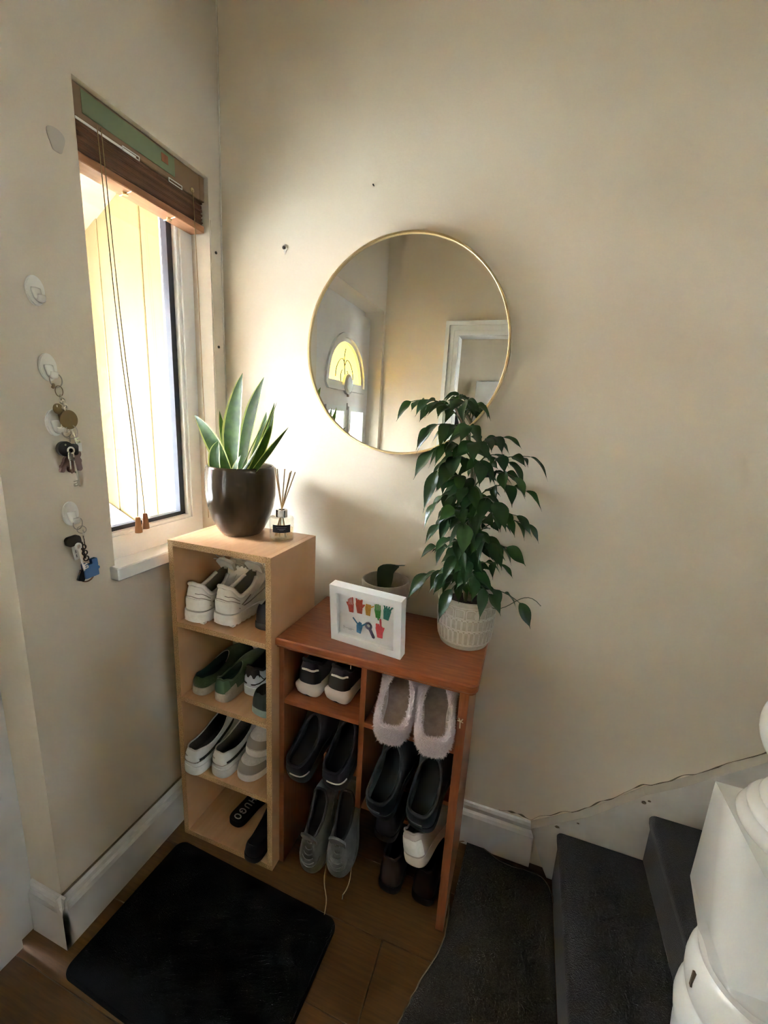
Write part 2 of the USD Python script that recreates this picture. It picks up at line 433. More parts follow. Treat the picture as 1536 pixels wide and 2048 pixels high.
leaf = mbox(DX0, DX1, DY0, DY1, 0.006, DZ) - yz_extrude(half, -1, 1)
low = [(-1.50, -1.30, 0.95, 1.45), (-1.19, -0.99, 0.95, 1.45)]
for a, b, c_, e in low:
    leaf -= mbox(-1, 1, a, b, c_, e)
obj('door_leaf', tm(leaf), 'white_trim', d)
rims = yz_extrude(half.offset(0.03, m3.JoinType.Round), DX1 - 0.002, DX1 + 0.012) - yz_extrude(half, -1, 1)
obj('moulding', tm(rims), 'white_gloss', d)
inner = yz_extrude(half, DX0 + 0.01, DX1 - 0.004) - yz_extrude(half.offset(-0.022, m3.JoinType.Round), -1, 1)
obj('glass_bead', tm(inner), 'white_gloss', d)
g1 = obj('stained_pane', tm(yz_extrude(half.offset(-0.004), -0.113, -0.109)), 'stained', d)
obj('leading', cat_(*[tube(spline([(-0.105, cyd + u * 0.9, zc + v * 0.9) for u, v in L], 14), 0.0025, 5) for L in (
    [(0, 0.0), (0, 0.10), (0.01, 0.17), (-0.01, 0.24)], [(0.0, 0.13), (0.05, 0.17), (0.09, 0.15), (0.13, 0.10), (0.14, 0.05)], [(0, 0.13), (-0.05, 0.17), (-0.09, 0.15), (-0.13, 0.10), (-0.14, 0.05)],
    [(0.05, 0.02), (0.06, 0.07), (0.04, 0.1)], [(-0.05, 0.02), (-0.06, 0.07), (-0.04, 0.1)])]), 'black_plastic', g1)
for a, b, c_, e in low:
    rim = mbox(DX1 - 0.002, DX1 + 0.012, a - 0.03, b + 0.03, c_ - 0.03, e + 0.03) - mbox(-1, 1, a, b, c_, e)
    obj('moulding', tm(rim), 'white_gloss', d)
    p_ = obj('frosted_pane', box(-0.113, -0.109, a - 0.005, b + 0.005, c_ - 0.005, e + 0.005), 'frosted', d)
    obj('leading', cat_(box(-0.108, -0.105, (a + b) / 2 - 0.002, (a + b) / 2 + 0.002, c_, e), box(-0.108, -0.105, a, b, (c_ + e) / 2 - 0.002, (c_ + e) / 2 + 0.002)), 'steel', p_)
kn = m3.Manifold.revolve(m3.CrossSection([np.array([(0, 0), (0.060, 0), (0.060, 0.016), (0.045, 0.024), (0.03, 0.016), (0, 0.016)])]), 32)
obj('moulding', xf(tm(kn), rotm([0, 1, 0], 90), tr(DX1, cyd, zc + 0.01)), 'white_gloss', d, 30)
obj('spyhole', xf(trimesh.creation.cylinder(0.008, 0.012), rotm([0, 1, 0], 90), tr(DX1 + 0.005, -1.262, 1.545)), 'steel', d)
obj('numeral_plate', cat_(box(DX1, DX1 + 0.004, -1.268, -1.258, 1.46, 1.50)), 'steel', d)
struct('trim_2', cat_(box(-0.20, -0.116, -0.738, -0.6895, 0.0, 2.10), box(-0.2, -0.134, -1.60, -1.595, 0, 2.1), box(-0.2, -0.134, -1.6, -0.738, 2.052, 2.1)), 'white_trim')
# doorway architrave
ar = []
for k, (o, dp) in enumerate(((0.0, 0.012), (0.018, 0.018), (0.05, 0.024))):
    i0 = 0.085 - o
    oo = mbox(0.50 - i0, 1.30 + i0, EY, EY + dp, 0.0, 1.955 + i0) if False else None
prof_w = [(0.0, 0.018, 0.020), (0.018, 0.030, 0.012), (0.030, 0.060, 0.016), (0.060, 0.085, 0.026)]
for a, b, dp in prof_w:
    o_ = mbox(0.50 - b, 1.30 + b, EY, EY + dp, 0.0, 1.955 + b) - mbox(0.50 - a, 1.30 + a, EY - 1, EY + 1, -1, 1.955 + a)
    ar.append(tm(o_))
struct('trim_3', cat_(*ar), 'white_gloss')
lin_ = mbox(0.47, 1.33, EY - 0.1, EY, 0, 1.985) - mbox(0.502, 1.298, EY - 1, EY + 1, -1, 1.953)
struct('trim_4', tm(lin_), 'white_trim')

# ---- beyond the window and doorway
pd = np.array([-0.896, 0.442]) / np.linalg.norm([-0.896, 0.442])
pn = np.array([-pd[1], pd[0]]) * -1.0
if pn[1] > 0:
    pn = -pn
P0 = np.array([-0.675, 0.30])


def porch_box(s0, s1, d0, d1, z0, z1, b=0.0):
    """box along the porch wall: s along, d out from its face towards the house front"""
    m = box(s0, s1, d0, d1, z0, z1, b)
    T = np.eye(4)
    T[:2, 0], T[:2, 1], T[:2, 3] = pd, pn, P0
    if np.linalg.det(T[:3, :3]) < 0:
        m.invert()
    return xf(m, T)


pw = thing('porch_wall', 'pale yellow boarded porch wall outside the narrow window', 'porch')
s = -0.42
k = 0
for wdt in (0.40, 0.30, 0.42, 0.30, 0.28):
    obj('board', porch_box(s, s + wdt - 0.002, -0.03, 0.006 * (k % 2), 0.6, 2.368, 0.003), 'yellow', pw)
    s += wdt
    k += 1
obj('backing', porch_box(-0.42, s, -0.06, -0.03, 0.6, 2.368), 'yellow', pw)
sf = obj('porch_soffit', cat_(box(-1.95, -0.205, -2.6, 1.1, 2.37, 2.44), box(-1.97, -1.93, -2.6, 1.1, 2.30, 2.46)), 'pink_wood')
tag(sf, 'pinkish wooden porch soffit seen at the top left of the window', 'soffit')
pq = obj('added_porch_side_wall', box(-1.925, -0.205, -2.55, -2.452, -0.16, 2.368), 'render')  # added unseen wall, keeps side light off the yellow boards
tag(pq, 'added white rendered side wall shading the porch on the far side of the front door', 'porch wall')
pq = obj('added_porch_front_wall', box(-1.925, -1.84, -0.43, 1.1, -0.16, 2.368), 'render')  # added unseen wall, shades the boards and narrows the daylight
tag(pq, 'added white rendered front wall shaping daylight in the porch, left of its open entrance', 'porch wall')
pq = obj('added_porch_front_wall', box(-1.925, -1.84, -2.45, -1.53, -0.16, 2.368), 'render')  # added too, the gap left between aims daylight at the back wall
tag(pq, 'added white rendered front wall shaping daylight in the porch, right of its open entrance', 'porch wall')
lg = obj('porch_ledge', porch_box(-0.40, 1.05, 0.012, 0.42, 0.2, 0.80, 0.006), 'render')
tag(lg, 'white rendered ledge below the yellow boards outside the window', 'ledge')
gd = obj('paving', box(-24, 16, -26, 16, -0.25, -0.16), 'paving')
tag(gd, 'grey paved ground outside beyond the front door', 'ground', kind='structure')
MT['brick'] = mat('far_brick', (0.16, 0.075, 0.05), 0.9, col2=(0.2, 0.1, 0.07), nscale=3)
MT['slate'] = mat('far_slate', (0.06, 0.06, 0.065), 0.7)


def added_house(y):  # added out of view to block the low sky
    h = thing('added_opposite_house', 'added brick house with a slate roof across the road outside the front door', 'house', (-15.0, y, -0.2), group='added houses across the road')
    obj('wall', box(-4, 0, -3.4, 3.4, 0, 4.2), 'brick', h)
    obj('roof', extrude_along([(-4.3, 4.2), (0.3, 4.2), (-2.0, 6.2)], 'y', -3.4, 3.4), 'slate', h)
    for yy in (-1.8, 1.8):
        for zz in (0.8, 2.8):
            wn = obj('window_frame', tm(mbox(0, 0.05, yy - 0.6, yy + 0.6, zz, zz + 1.1) - mbox(-1, 1, yy - 0.54, yy + 0.54, zz + 0.06, zz + 1.04)), 'upvc', h)
            obj('pane', box(0.005, 0.015, yy - 0.55, yy + 0.55, zz + 0.05, zz + 1.05), 'black_plastic', wn)
    obj('house_door', box(0, 0.05, -0.45, 0.45, 0, 2.05), 'blue_felt', h)
    return h


hs = added_house(-6.9)
tag(hs, 'second added brick house from the left in the row across the road outside')
copy_of(hs, 'third added brick house from the left in the row across the road outside', (-15.0, 0.0, -0.2))
copy_of(hs, 'leftmost added brick house in the row across the road outside', (-15.0, -13.8, -0.2))
copy_of(hs, 'rightmost added brick house in the row across the road outside', (-15.0, 6.9, -0.2))
fc = thing('tall_cupboard', 'pale tall cupboard in the far room, reflected in the mirror', 'cupboard')
obj('body', box(0.46, 0.96, -3.19, -2.95, 0.0, 1.81, 0.003), 'white_trim', fc)
obj('cupboard_door', box(0.465, 0.955, -2.95, -2.93, 0.06, 1.80, 0.002), 'white_trim', fc)
obj('handle', box(0.91, 0.925, -2.93, -2.905, 0.9, 1.05, 0.003), 'steel', fc)
ct = thing('hanging_coat', 'dark coat hanging beyond the doorway, reflected in the mirror', 'coat')
cp = []
for i, zz in enumerate(np.linspace(1.72, 0.85, 18)):
    t = i / 17
    wd, dp = 0.02 + 0.115 * min(1, t * 1.8), 0.012 + 0.045 * min(1, t * 2)
    cp.append([(0.428 + wd * math.sin(a) * (1 + 0.10 * math.cos(6 * a + 3 * t)), EY - 0.103 - dp * (1 + math.cos(a)) * (1 + 0.14 * math.sin(5 * a)), zz) for a in np.linspace(0, 2 * np.pi, 36, endpoint=False)])
obj('coat_body', grid(np.array(cp).transpose(1, 0, 2), True), 'coat', ct, True)
obj('hanging_loop', tube([(0.428, EY - 0.104, 1.70), (0.430, EY - 0.112, 1.75), (0.433, EY - 0.115, 1.70)], 0.003, 6), 'coat', ct)

# ------------------------------------------------------------------ stairs
st = thing('staircase', 'carpeted staircase climbing to the right along the back wall', 'staircase')
SX, SZ = [1.2465, 1.474, 1.705, 1.935, 2.165, 2.395, 2.625], [0.187, 0.349, 0.535, 0.72, 0.905, 1.09, 1.275]
for i in range(7):
    x0 = SX[i]
    x1 = SX[i + 1] if i < 6 else 2.86
    zl = 0.0 if i == 0 else SZ[i - 1]
    obj('step', box(x0 + 0.012, x1 + 0.02, -0.745, -0.03, max(zl - 0.03, 0.0), SZ[i] - 0.012), 'stringer', st)
    # carpet wraps riser, rounded nose and tread
    zc_ = SZ[i]
    rr = 0.016
    prof = [(x0 + 0.012, zl), (x0, zl), (x0, zc_ - 0.05), (x0 - 0.006, zc_ - 0.03)] + [(x0 - 0.008 + rr - rr * math.cos(a), zc_ - rr + rr * math.sin(a)) for a in np.linspace(0.1, math.pi / 2, 6)] + [(x1 + 0.012, zc_), (x1 + 0.012, zc_ - 0.012), (x0 + 0.012, zc_ - 0.012)]
    m = trimesh.creation.extrude_polygon(Polygon(prof), 0.70, engine='earcut')
    V = np.array(m.vertices)
    y0 = -0.735
    m = trimesh.Trimesh(np.stack([V[:, 0], y0 + V[:, 2] * (0.704 / 0.70), V[:, 1]], 1), m.faces[:, ::-1], process=False)
    obj('stair_carpet', m, 'carpet', st, 40)
top = [(1.162, 0.165), (1.32, 0.279), (1.444, 0.407), (1.528, 0.468), (1.611, 0.540), (1.702, 0.618), (2.2, 1.03), (2.9, 1.62)]
spoly = [(1.162, 0.165), (1.215, 0.03), (1.23, 0.0), (2.9, 0.0)] + top[::-1][:-1]
m = trimesh.creation.extrude_polygon(Polygon(spoly), 0.031, engine='earcut')
V = np.array(m.vertices)
obj('stringer', trimesh.Trimesh(np.stack([V[:, 0], -0.031 + V[:, 2], V[:, 1]], 1), m.faces[:, ::-1], process=False), 'stringer', st)
# flaking edge strip and the crack between plaster and stringer
cr = []
tops = np.array(top)
xs_ = np.linspace(1.06, 2.3, 260)
zs_ = np.where(xs_ < 1.165, 0.166, np.interp(xs_, tops[:, 0], tops[:, 1])) + 0.004 + 0.014 * (meshkit.noise(np.stack([xs_ * 32, xs_ * 0, xs_ * 0], -1), 3) - 0.3)
wj = 0.0002 + 0.0034 * np.maximum(0, 1.5 * meshkit.noise(np.stack([xs_ * 60, xs_ * 0 + 5, xs_ * 0], -1), 8) - 0.35)
cr = np.stack([np.stack([xs_, xs_ * 0 - 0.0022, zs_ + wj], -1), np.stack([xs_, xs_ * 0 - 0.0030, zs_ - wj], -1)], 1)
obj('crack', grid(cr, flip=True), 'crack', st)
for (cx_, cz_, rr) in ((1.235, 0.215, 0.006), (1.445, 0.392, 0.006), (1.457, 0.402, 0.004), (1.29, 0.252, 0.003)):
    pg = Polygon([(cx_ + rr * (1 + 0.4 * math.sin(7 * a + cx_ * 50)) * math.cos(a), cz_ + 0.7 * rr * math.sin(a)) for a in np.linspace(0, 2 * np.pi, 14, endpoint=False)])
    m = trimesh.creation.extrude_polygon(pg, 0.0008, engine='earcut')
    V = np.array(m.vertices)
    obj('paint_chip', trimesh.Trimesh(np.stack([V[:, 0], -0.0318 + V[:, 2], V[:, 1] - 0.01], 1), m.faces[:, ::-1], process=False), 'crack', st)
obj('outer_stringer', cat_(*[box(SX[i], 2.9, -0.775, -0.75, 0 if i == 0 else SZ[i - 1], SZ[i]) for i in range(7)]), 'stringer', st)

# newel post
NX, NY = 1.313, -0.787
nw = thing('newel_post', 'glossy white square newel post with turned rings and ball top at the stair foot', 'newel post', (NX, NY, 0))
blk = m3.Manifold.cube([0.11, 0.11, 0.136]).translate([-0.055, -0.055, 0.902])
tongue = m3.Manifold.batch_hull([m3.Manifold.cube([0.11, 0.11, 0.001]).translate([-0.055, -0.055, 0.901]), m3.Manifold.cylinder(0.002, 0.054, 0.054, 40).translate([0, 0, 0.868])])
obj('square_block', xf(tm(blk + tongue), np.eye(4)), 'white_gloss', nw, 35)
pf = [(0.0, 0.0), (0.055, 0.0), (0.055, 0.5), (0.045, 0.55), (0.052, 0.66), (0.058, 0.735), (0.058, 0.750), (0.061, 0.760), (0.063, 0.774), (0.062, 0.788), (0.058, 0.797), (0.0555, 0.801), (0.0570, 0.806), (0.0600, 0.817), (0.0610, 0.832), (0.0598, 0.846), (0.057, 0.856), (0.0535, 0.860), (0.055, 0.866), (0.057, 0.874), (0.054, 0.880), (0.0, 0.882)]
obj('turned_shaft', lathe(pf, 56), 'white_gloss', nw, 50)
pf2 = [(0.0, 1.037), (0.050, 1.037), (0.0535, 1.042), (0.0545, 1.048), (0.052, 1.054), (0.047, 1.056), (0.0475, 1.058), (0.049, 1.063), (0.046, 1.068), (0.040, 1.070), (0.041, 1.074), (0.039, 1.079), (0.030, 1.083), (0.024, 1.090), (0.024, 1.098), (0.030, 1.104)]
obj('collar', lathe(pf2, 56), 'white_gloss', nw, 50)
obj('ball_finial', lathe([(0.054 * math.sin(a), 1.15 - 0.054 * math.cos(a)) for a in np.linspace(0.35, math.pi, 28)], 48), 'white_gloss', nw, True)
obj('paint_chip', box(-0.0612, -0.0580, -0.012, -0.0085, 0.826, 0.846), 'crack', nw)

# hall carpet (a flat runner at the stair foot)
hc = thing('hall_carpet', 'flat dark brown carpet on the floor at the foot of the stairs', 'carpet')
cpts = [(0.972, -0.012), (1.021, -0.014), (1.068, -0.036), (1.156, -0.040), (1.217, -0.045), (1.238, -0.07), (1.2440, -0.11), (1.2440, -0.9), (1.2, -1.5), (0.78, -1.5), (0.80, -1.0), (0.845, -0.70), (0.884, -0.521), (0.925, -0.40), (0.952, -0.316)]
obj('carpet_pile', prism(Polygon(cpts), 0.010, 0.0005), 'hall_carpet', hc)
edge = np.array([(x, y, 0.0095) for x, y in cpts[8:] + cpts[:7]])
obj('frayed_edge', tube(spline(edge[2:], 90) + np.c_[rng.normal(0, 0.0012, (90, 2)), np.zeros(90)], 0.0024, 5), 'carpet_edge', hc, 40)

# door mat
dm = thing('door_mat', 'black rectangular door mat in front of the light wood shelf', 'mat', (0.355, -0.565, 0.0005), (0, 0, -2.2))
obj('mat_pile', prism(sbox(-0.29, -0.185, 0.29, 0.185).buffer(-0.03).buffer(0.03, 8), 0.009), 'mat', dm)
obj('rubber_edge', prism(sbox(-0.296, -0.191, 0.296, 0.191).buffer(-0.03).buffer(0.03, 8), 0.004), 'mat', dm)

# ------------------------------------------------------------------ tall light shelf unit
tu = thing('tall_shoe_shelf', 'tall narrow beech laminate shoe shelf with four open compartments', 'shoe shelf')
TX0, TX1, TYF, TYB, TH, PT = 0.0548, 0.4031, -0.3364, -0.089, 1.045, 0.018


def panel(name, parent, x0, x1, y0, y1, z0, z1, m='beech', edge='chip'):
    p_ = obj(name, box(x0, x1, y0 + 0.0012, y1, z0, z1, 0.0006), m, parent)
    if edge:
        obj('raw_edge', box(x0 + 0.0003, x1 - 0.0003, y0, y0 + 0.0011, z0 + 0.0003, z1 - 0.0003), edge, p_)
    return p_


panel('side_panel', tu, TX0, TX0 + PT, TYF, TYB, 0, TH)
panel('side_panel', tu, TX1 - PT, TX1, TYF, TYB, 0, TH)
panel('top_panel', tu, TX0 + PT, TX1 - PT, TYF, TYB, TH - PT, TH)
for sz in (0.790, 0.534, 0.270):
    panel('shelf', tu, TX0 + PT, TX1 - PT, TYF, TYB, sz - 0.016, sz)
panel('base_panel', tu, TX0 + PT, TX1 - PT, TYF, TYB, 0.0, PT)

# ------------------------------------------------------------------ red-brown unit
ru = thing('low_shoe_cabinet', 'low red-brown wooden shoe cabinet with open cubby holes', 'shoe cabinet')
RX0, RX1, RYF, RZ = 0.4045, 0.9653, -0.3194, 0.8062
tp = m3.CrossSection([np.array([(RX0, RYF), (RX1, RYF), (RX1, -0.003), (RX0, -0.003)])])
tp = m3.CrossSection([np.array([(RX0, -0.003), (RX0, RYF)] + [(RX1 - 0.022 + 0.022 * math.sin(a), RYF + 0.022 - 0.022 * math.cos(a)) for a in np.linspace(0, math.pi / 2, 8)] + [(RX1, -0.003)])])
lay = [(0.000, 0.003), (0.004, 0.0), (0.020, 0.0), (0.0245, 0.004), (0.028, 0.004)]
pieces = []
for (za, oa), (zb, ob) in zip(lay[:-1], lay[1:]):
    if zb - za > 1e-6:
        A = m3.Manifold.extrude(tp.offset(-oa, m3.JoinType.Miter), 0.0002).translate([0, 0, RZ - za - 0.0002])
        B = m3.Manifold.extrude(tp.offset(-ob, m3.JoinType.Miter), 0.0002).translate([0, 0, RZ - zb])
        pieces.append(m3.Manifold.batch_hull([A, B]))
topm = pieces[0]
for p_ in pieces[1:]:
    topm = topm + p_
obj('top_panel', tm(topm), 'teak', ru, 25)
CY = -0.300
panel('side_panel', ru, 0.405, 0.421, CY, -0.02, 0.0, 0.777, 'teak_v', 'teak_v')
panel('side_panel', ru, 0.922, 0.945, CY, -0.02, 0.0, 0.777, 'teak_v', 'teak_v')
panel('divider', ru, 0.657, 0.673, CY + 0.004, -0.025, 0.312, 0.777, 'teak_v', 'teak_v')
panel('shelf', ru, 0.421, 0.657, CY + 0.002, -0.025, 0.588, 0.602, 'teak', 'teak')
panel('shelf', ru, 0.673, 0.922, CY + 0.002, -0.025, 0.588, 0.602, 'teak', 'teak')
panel('shelf', ru, 0.421, 0.657, -0.19, -0.025, 0.345, 0.358, 'teak', 'teak')
panel('shelf', ru, 0.673, 0.922, -0.19, -0.025, 0.312, 0.326, 'teak', 'teak')
panel('shelf', ru, 0.673, 0.922, -0.17, -0.025, 0.170, 0.184, 'teak', 'teak')
obj('back_panel', box(0.405, 0.945, -0.025, -0.019, 0.0, 0.777), 'teak_v', ru)
sp = tag(obj('twine_knot', cat_(tube([(0.931, -0.3028, 0.672), (0.930, -0.303, 0.690), (0.926, -0.303, 0.700)], 0.0016, 6), tube([(0.930, -0.303, 0.690), (0.936, -0.3035, 0.700)], 0.0016, 6), tube([(0.930, -0.303, 0.692), (0.923, -0.304, 0.693)], 0.0014, 6), tube([(0.930, -0.303, 0.692), (0.938, -0.304, 0.690)], 0.0012, 6)), 'twine'),
         'tiny frayed knot of pale twine stuck on the red-brown cabinet upright', 'twine')
sp = tag(obj('wood_splinter', tube([(0.636, -0.3205, 0.782), (0.637, -0.3225, 0.772)], 0.0012, 5), 'twine'), 'tiny pale splinter on the front edge of the cabinet top', 'splinter')

# ------------------------------------------------------------------ blind
bl = thing('wooden_blind', 'raised dark wooden slatted blind at the top of the narrow window', 'blind')
BY0, BY1 = -0.459, -0.063
obj('head_rail', box(-0.066, -0.012, BY0, BY1, 2.028, 2.094, 0.002), 'head_rail', bl)
obj('head_rail_clip', box(-0.067, -0.0105, BY1 - 0.020, BY1 + 0.001, 2.028, 2.094, 0.002), 'head_rail', bl)
obj('sticker', box(-0.0115, -0.0105, -0.435, -0.175, 2.042, 2.088), 'sticker', bl)
obj('sticker_mark', box(-0.0106, -0.0099, -0.220, -0.198, 2.060, 2.080), 'teak_v', bl)
nsl = 17
for i in range(nsl):
    zz = 1.965 + i * 0.00345
    dy = 0.003 * math.sin(i * 2.1) + 0.004 * (i % 3 - 1) * (i > 8)
    obj('slat', box(-0.064 + 0.001 * math.sin(i * 1.7), -0.014 + 0.0012 * math.sin(i * 1.3), BY0 + 0.004, BY1 - 0.010 + dy, zz, zz + 0.0029), 'blind_wood', bl)
obj('bottom_rail', box(-0.066, -0.012, BY0 + 0.002, BY1 - 0.002, 1.944, 1.963, 0.002), 'blind_rail', bl)
for yy in (-0.315, -0.175):
    obj('cord_plug', cat_(xf(trimesh.creation.cylinder(0.007, 0.006), tr(-0.039, yy, 1.942)), tube([(-0.065, yy + 0.006, 1.943), (-0.039, yy, 1.9415), (-0.013, yy - 0.004, 1.943)], 0.0013, 5)), 'brass', bl)
    obj('ladder_clip', cat_(box(-0.0115, -0.0095, yy - 0.024, yy + 0.024, 2.022, 2.024), box(-0.0115, -0.0095, yy - 0.024, yy + 0.024, 2.030, 2.032), box(-0.0115, -0.0095, yy - 0.024, yy - 0.022, 2.024, 2.030), box(-0.0115, -0.0095, yy + 0.022, yy + 0.024, 2.024, 2.030)), 'white_plastic', bl)
obj('screw', xf(trimesh.creation.cylinder(0.006, 0.003), rotm([0, 1, 0], 90), tr(-0.0105, -0.112, 2.040)), 'brass', bl)
obj('light_leak_strip', box(-0.0128, -0.0112, -0.452, -0.30, 2.0235, 2.0285), 'white_plastic', bl)  # white strip standing in for light leaking between head rail and slats
for k, (ya, yb) in enumerate(((-0.404, -0.372), (-0.394, -0.360))):
    cz = 1.115 - 0.004 * k
    c_ = obj('pull_cord', tube(spline([(-0.0085, ya, 2.036), (-0.006, ya + 0.001, 1.93), (-0.005, (ya + yb) / 2 - 0.002, 1.55), (-0.003, yb - 0.004, 1.30), (-0.004, yb - 0.006 + 0.012 * k, cz)], 40), 0.0011, 6), 'cord', bl, True)
    yk = yb - 0.006 + 0.012 * k
    obj('tassel', lathe([(0.0, 1.118), (0.0055, 1.118), (0.0062, 1.114), (0.0095, 1.078), (0.0095, 1.074), (0.0, 1.074)], 20, -0.004, yk) if k else lathe([(0.0, 1.112), (0.0055, 1.112), (0.0062, 1.108), (0.0095, 1.072), (0.0095, 1.068), (0.0, 1.068)], 20, -0.004, yk), 'tassel', c_, 40)
obj('lift_cord', tube(spline([(-0.0085, -0.112, 2.040), (-0.010, -0.106, 1.90), (-0.012, -0.098, 1.55), (-0.013, -0.093, 1.25), (-0.015, -0.090, 1.05)], 30), 0.0012, 6), 'cord', bl, True)

# ------------------------------------------------------------------ mirror
mr = thing('round_mirror', 'large round wall mirror with a thin brass frame on the back wall', 'mirror', (0.6302, 0, 1.6179), (90, 0, 0))
# local z points to -y
obj('mirror_glass', lathe([(0.0, 0.006), (0.2945, 0.006), (0.2945, 0.0235), (0.0, 0.0235)], 96), 'mirror', mr, 30)
obj('mirror_frame', lathe([(0.2945, 0.001), (0.3005, 0.001), (0.3010, 0.003), (0.3010, 0.028), (0.3000, 0.0295), (0.2955, 0.0295), (0.2945, 0.0285), (0.2945, 0.001)], 128), 'brass', mr, 40)

# ------------------------------------------------------------------ small marks on the walls
for (x, z, lab, sc) in ((0.231, 1.910, 'small dark nail with torn plaster left of the round mirror', 1.0), (0.515, 2.048, 'tiny dark nail high on the back wall above the mirror', 0.45)):
    n_ = thing('wall_nail', lab, 'nail', (x, 0, z), (90, 0, 0))
    obj('nail_head', cat_(lathe([(0, 0), (0.0025 * sc, 0), (0.0025 * sc, 0.006), (0.0045 * sc, 0.006), (0.0045 * sc, 0.008), (0, 0.008)], 12)), 'rust_nail', n_)
    if sc == 1:
        pg = Polygon([(0.006 * math.cos(a) * (1 + 0.35 * math.sin(3 * a + 1)) + 0.001, 0.012 * math.sin(a) * (1 + 0.3 * math.cos(4 * a)) - 0.002) for a in np.linspace(0, 2 * np.pi, 18, endpoint=False)])
        obj('plaster_chip', prism(pg, 0.0012, 0.0002), 'filler', n_)
pg = Polygon([(0.017 * math.cos(a) * (1 + 0.2 * math.sin(3 * a)), 0.026 * math.sin(a) * (1 + 0.15 * math.cos(2 * a))) for a in np.linspace(0, 2 * np.pi, 24, endpoint=False)])
m = prism(pg, 0.0012)
sm = tag(obj('paint_mark', xf(m, rotm([0, 1, 0], 90), rotm([1, 0, 0], 90), tr(0.0, -0.508, 1.95)), 'filler'), 'faint grey bare patch on the left wall beside the blind', 'wall mark')

# hooks
hk = thing('adhesive_hook', 'white oval adhesive hook with nothing on it, topmost on the left wall', 'wall hook', (0, -0.585, 1.640), group='white adhesive hooks')
ov = Polygon([(0.0185 * math.cos(a), 0.029 * math.sin(a)) for a in np.linspace(0, 2 * np.pi, 40, endpoint=False)])
ovm = xf(m3h := prism(ov, 0.004), np.array([[0, 0, 1, 0], [1, 0, 0, 0], [0, 1, 0, 0], [0, 0, 0, 1.0]]))
rim = xf(prism(ov.buffer(-0.0015), 0.0052), np.array([[0, 0, 1, 0], [1, 0, 0, 0], [0, 1, 0, 0], [0, 0, 0, 1.0]]))
obj('base_plate', cat_(ovm, rim), 'white_plastic', hk, 30)
hp = []
for t in np.linspace(0, 1, 14):
    a = t * math.pi * 0.95
    hp.append((0.004 + 0.0095 * math.sin(a) * 1.2, 0, 0.008 - 0.026 * t ** 0.8 + (0.012 * max(0, t - 0.75) * 4) * 0.6))
hook_pts = np.array([(0.004, 0, 0.004), (0.007, 0, -0.004), (0.010, 0, -0.012), (0.0135, 0, -0.018), (0.0175, 0, -0.0195), (0.0205, 0, -0.016), (0.0215, 0, -0.009)])
hkm = tube(spline(hook_pts, 16), np.linspace(0.0055, 0.0042, 16), 10)
V = np.array(hkm.vertices)
V[:, 1] *= 1.9
hkm.vertices = V
obj('hook', hkm, 'white_plastic', hk, True)
HK = [(-0.586, 1.642), (-0.577, 1.489), (-0.576, 1.371), (-0.563, 1.160)]
copy_of(hk, 'white oval adhesive hook holding the upper key bunch by its ring', (0, *HK[1]))
copy_of(hk, 'white oval adhesive hook half hidden behind a bronze disc', (0, *HK[2]))
copy_of(hk, 'white oval adhesive hook holding the bunch with the blue fob, lowest of the hooks', (0, *HK[3]))


def ring_pts(c, r, n=28, tilt=0.0, yaw=90.0):
    """ring lying in the plane x = const (yaw 90) turned by yaw about z"""
    a = np.linspace(0, 2 * np.pi, n, endpoint=False)
    ca, sa = math.cos(math.radians(yaw - 90)), math.sin(math.radians(yaw - 90))
    P = np.stack([np.sin(a) * r * sa, np.sin(a) * r * ca, np.cos(a) * r], -1)
    return P + np.array(c)


def ring(c, r, w=0.0011, yaw=90):
    return tube(ring_pts(c, r, 28, 0, yaw), w, 6, closed=True)


def yzplate(poly, x0, x1, y, z, roll=0.0, yaw=0.0):
    """flat plate: polygon in (y,z) about (0,0), thick along x"""
    m = prism(poly, x1 - x0)
    m = xf(m, np.array([[0, 0, 1, x0], [1, 0, 0, 0], [0, 1, 0, 0], [0, 0, 0, 1.0]]))
    return xf(m, rotm([1, 0, 0], roll), rotm([0, 0, 1], yaw), tr(0, y, z))


def yale_key(x, y, z, roll=0.0, L=0.05, yaw=25):
    head = Point(0, 0).buffer(0.0115, 12).difference(Point(0, 0.006).buffer(0.003, 8))
    bl_ = Polygon([(-0.0035, -0.009), (0.0035, -0.009), (0.0035, -0.012), (0.0022, -0.016), (0.0035, -0.020), (0.0018, -0.025), (0.0035, -0.030), (0.002, -0.036), (0.003, -0.040), (0.0, -L + 0.003), (-0.0035, -L + 0.008)])
    return yzplate(unary_union([head, bl_]), -0.001, 0.001, y, z, roll, yaw).apply_translation([x, 0, 0])


def mortice_key(x, y, z, roll=0.0, L=0.075, yaw=0, s=1):
    shaft = sbox(-0.0016, -L, 0.0016, 0)
    bit = unary_union([sbox(-0.013, -L + 0.003, 0, -L + 0.0055), sbox(-0.0045, -L + 0.003, 0, -L + 0.016), sbox(-0.013, -L + 0.0085, 0, -L + 0.0105), sbox(-0.012, -L + 0.0135, 0, -L + 0.016), sbox(-0.0135, -L + 0.003, -0.0105, -L + 0.008)])
    bit = affinity.scale(bit, s, 1, origin=(0, 0))
    bow = Point(0, 0.008).buffer(0.009, 12).difference(Point(0, 0.008).buffer(0.005, 10))
    return yzplate(unary_union([shaft, bit, bow]), -0.0014, 0.0014, y, z, roll, yaw).apply_translation([x, 0, 0])


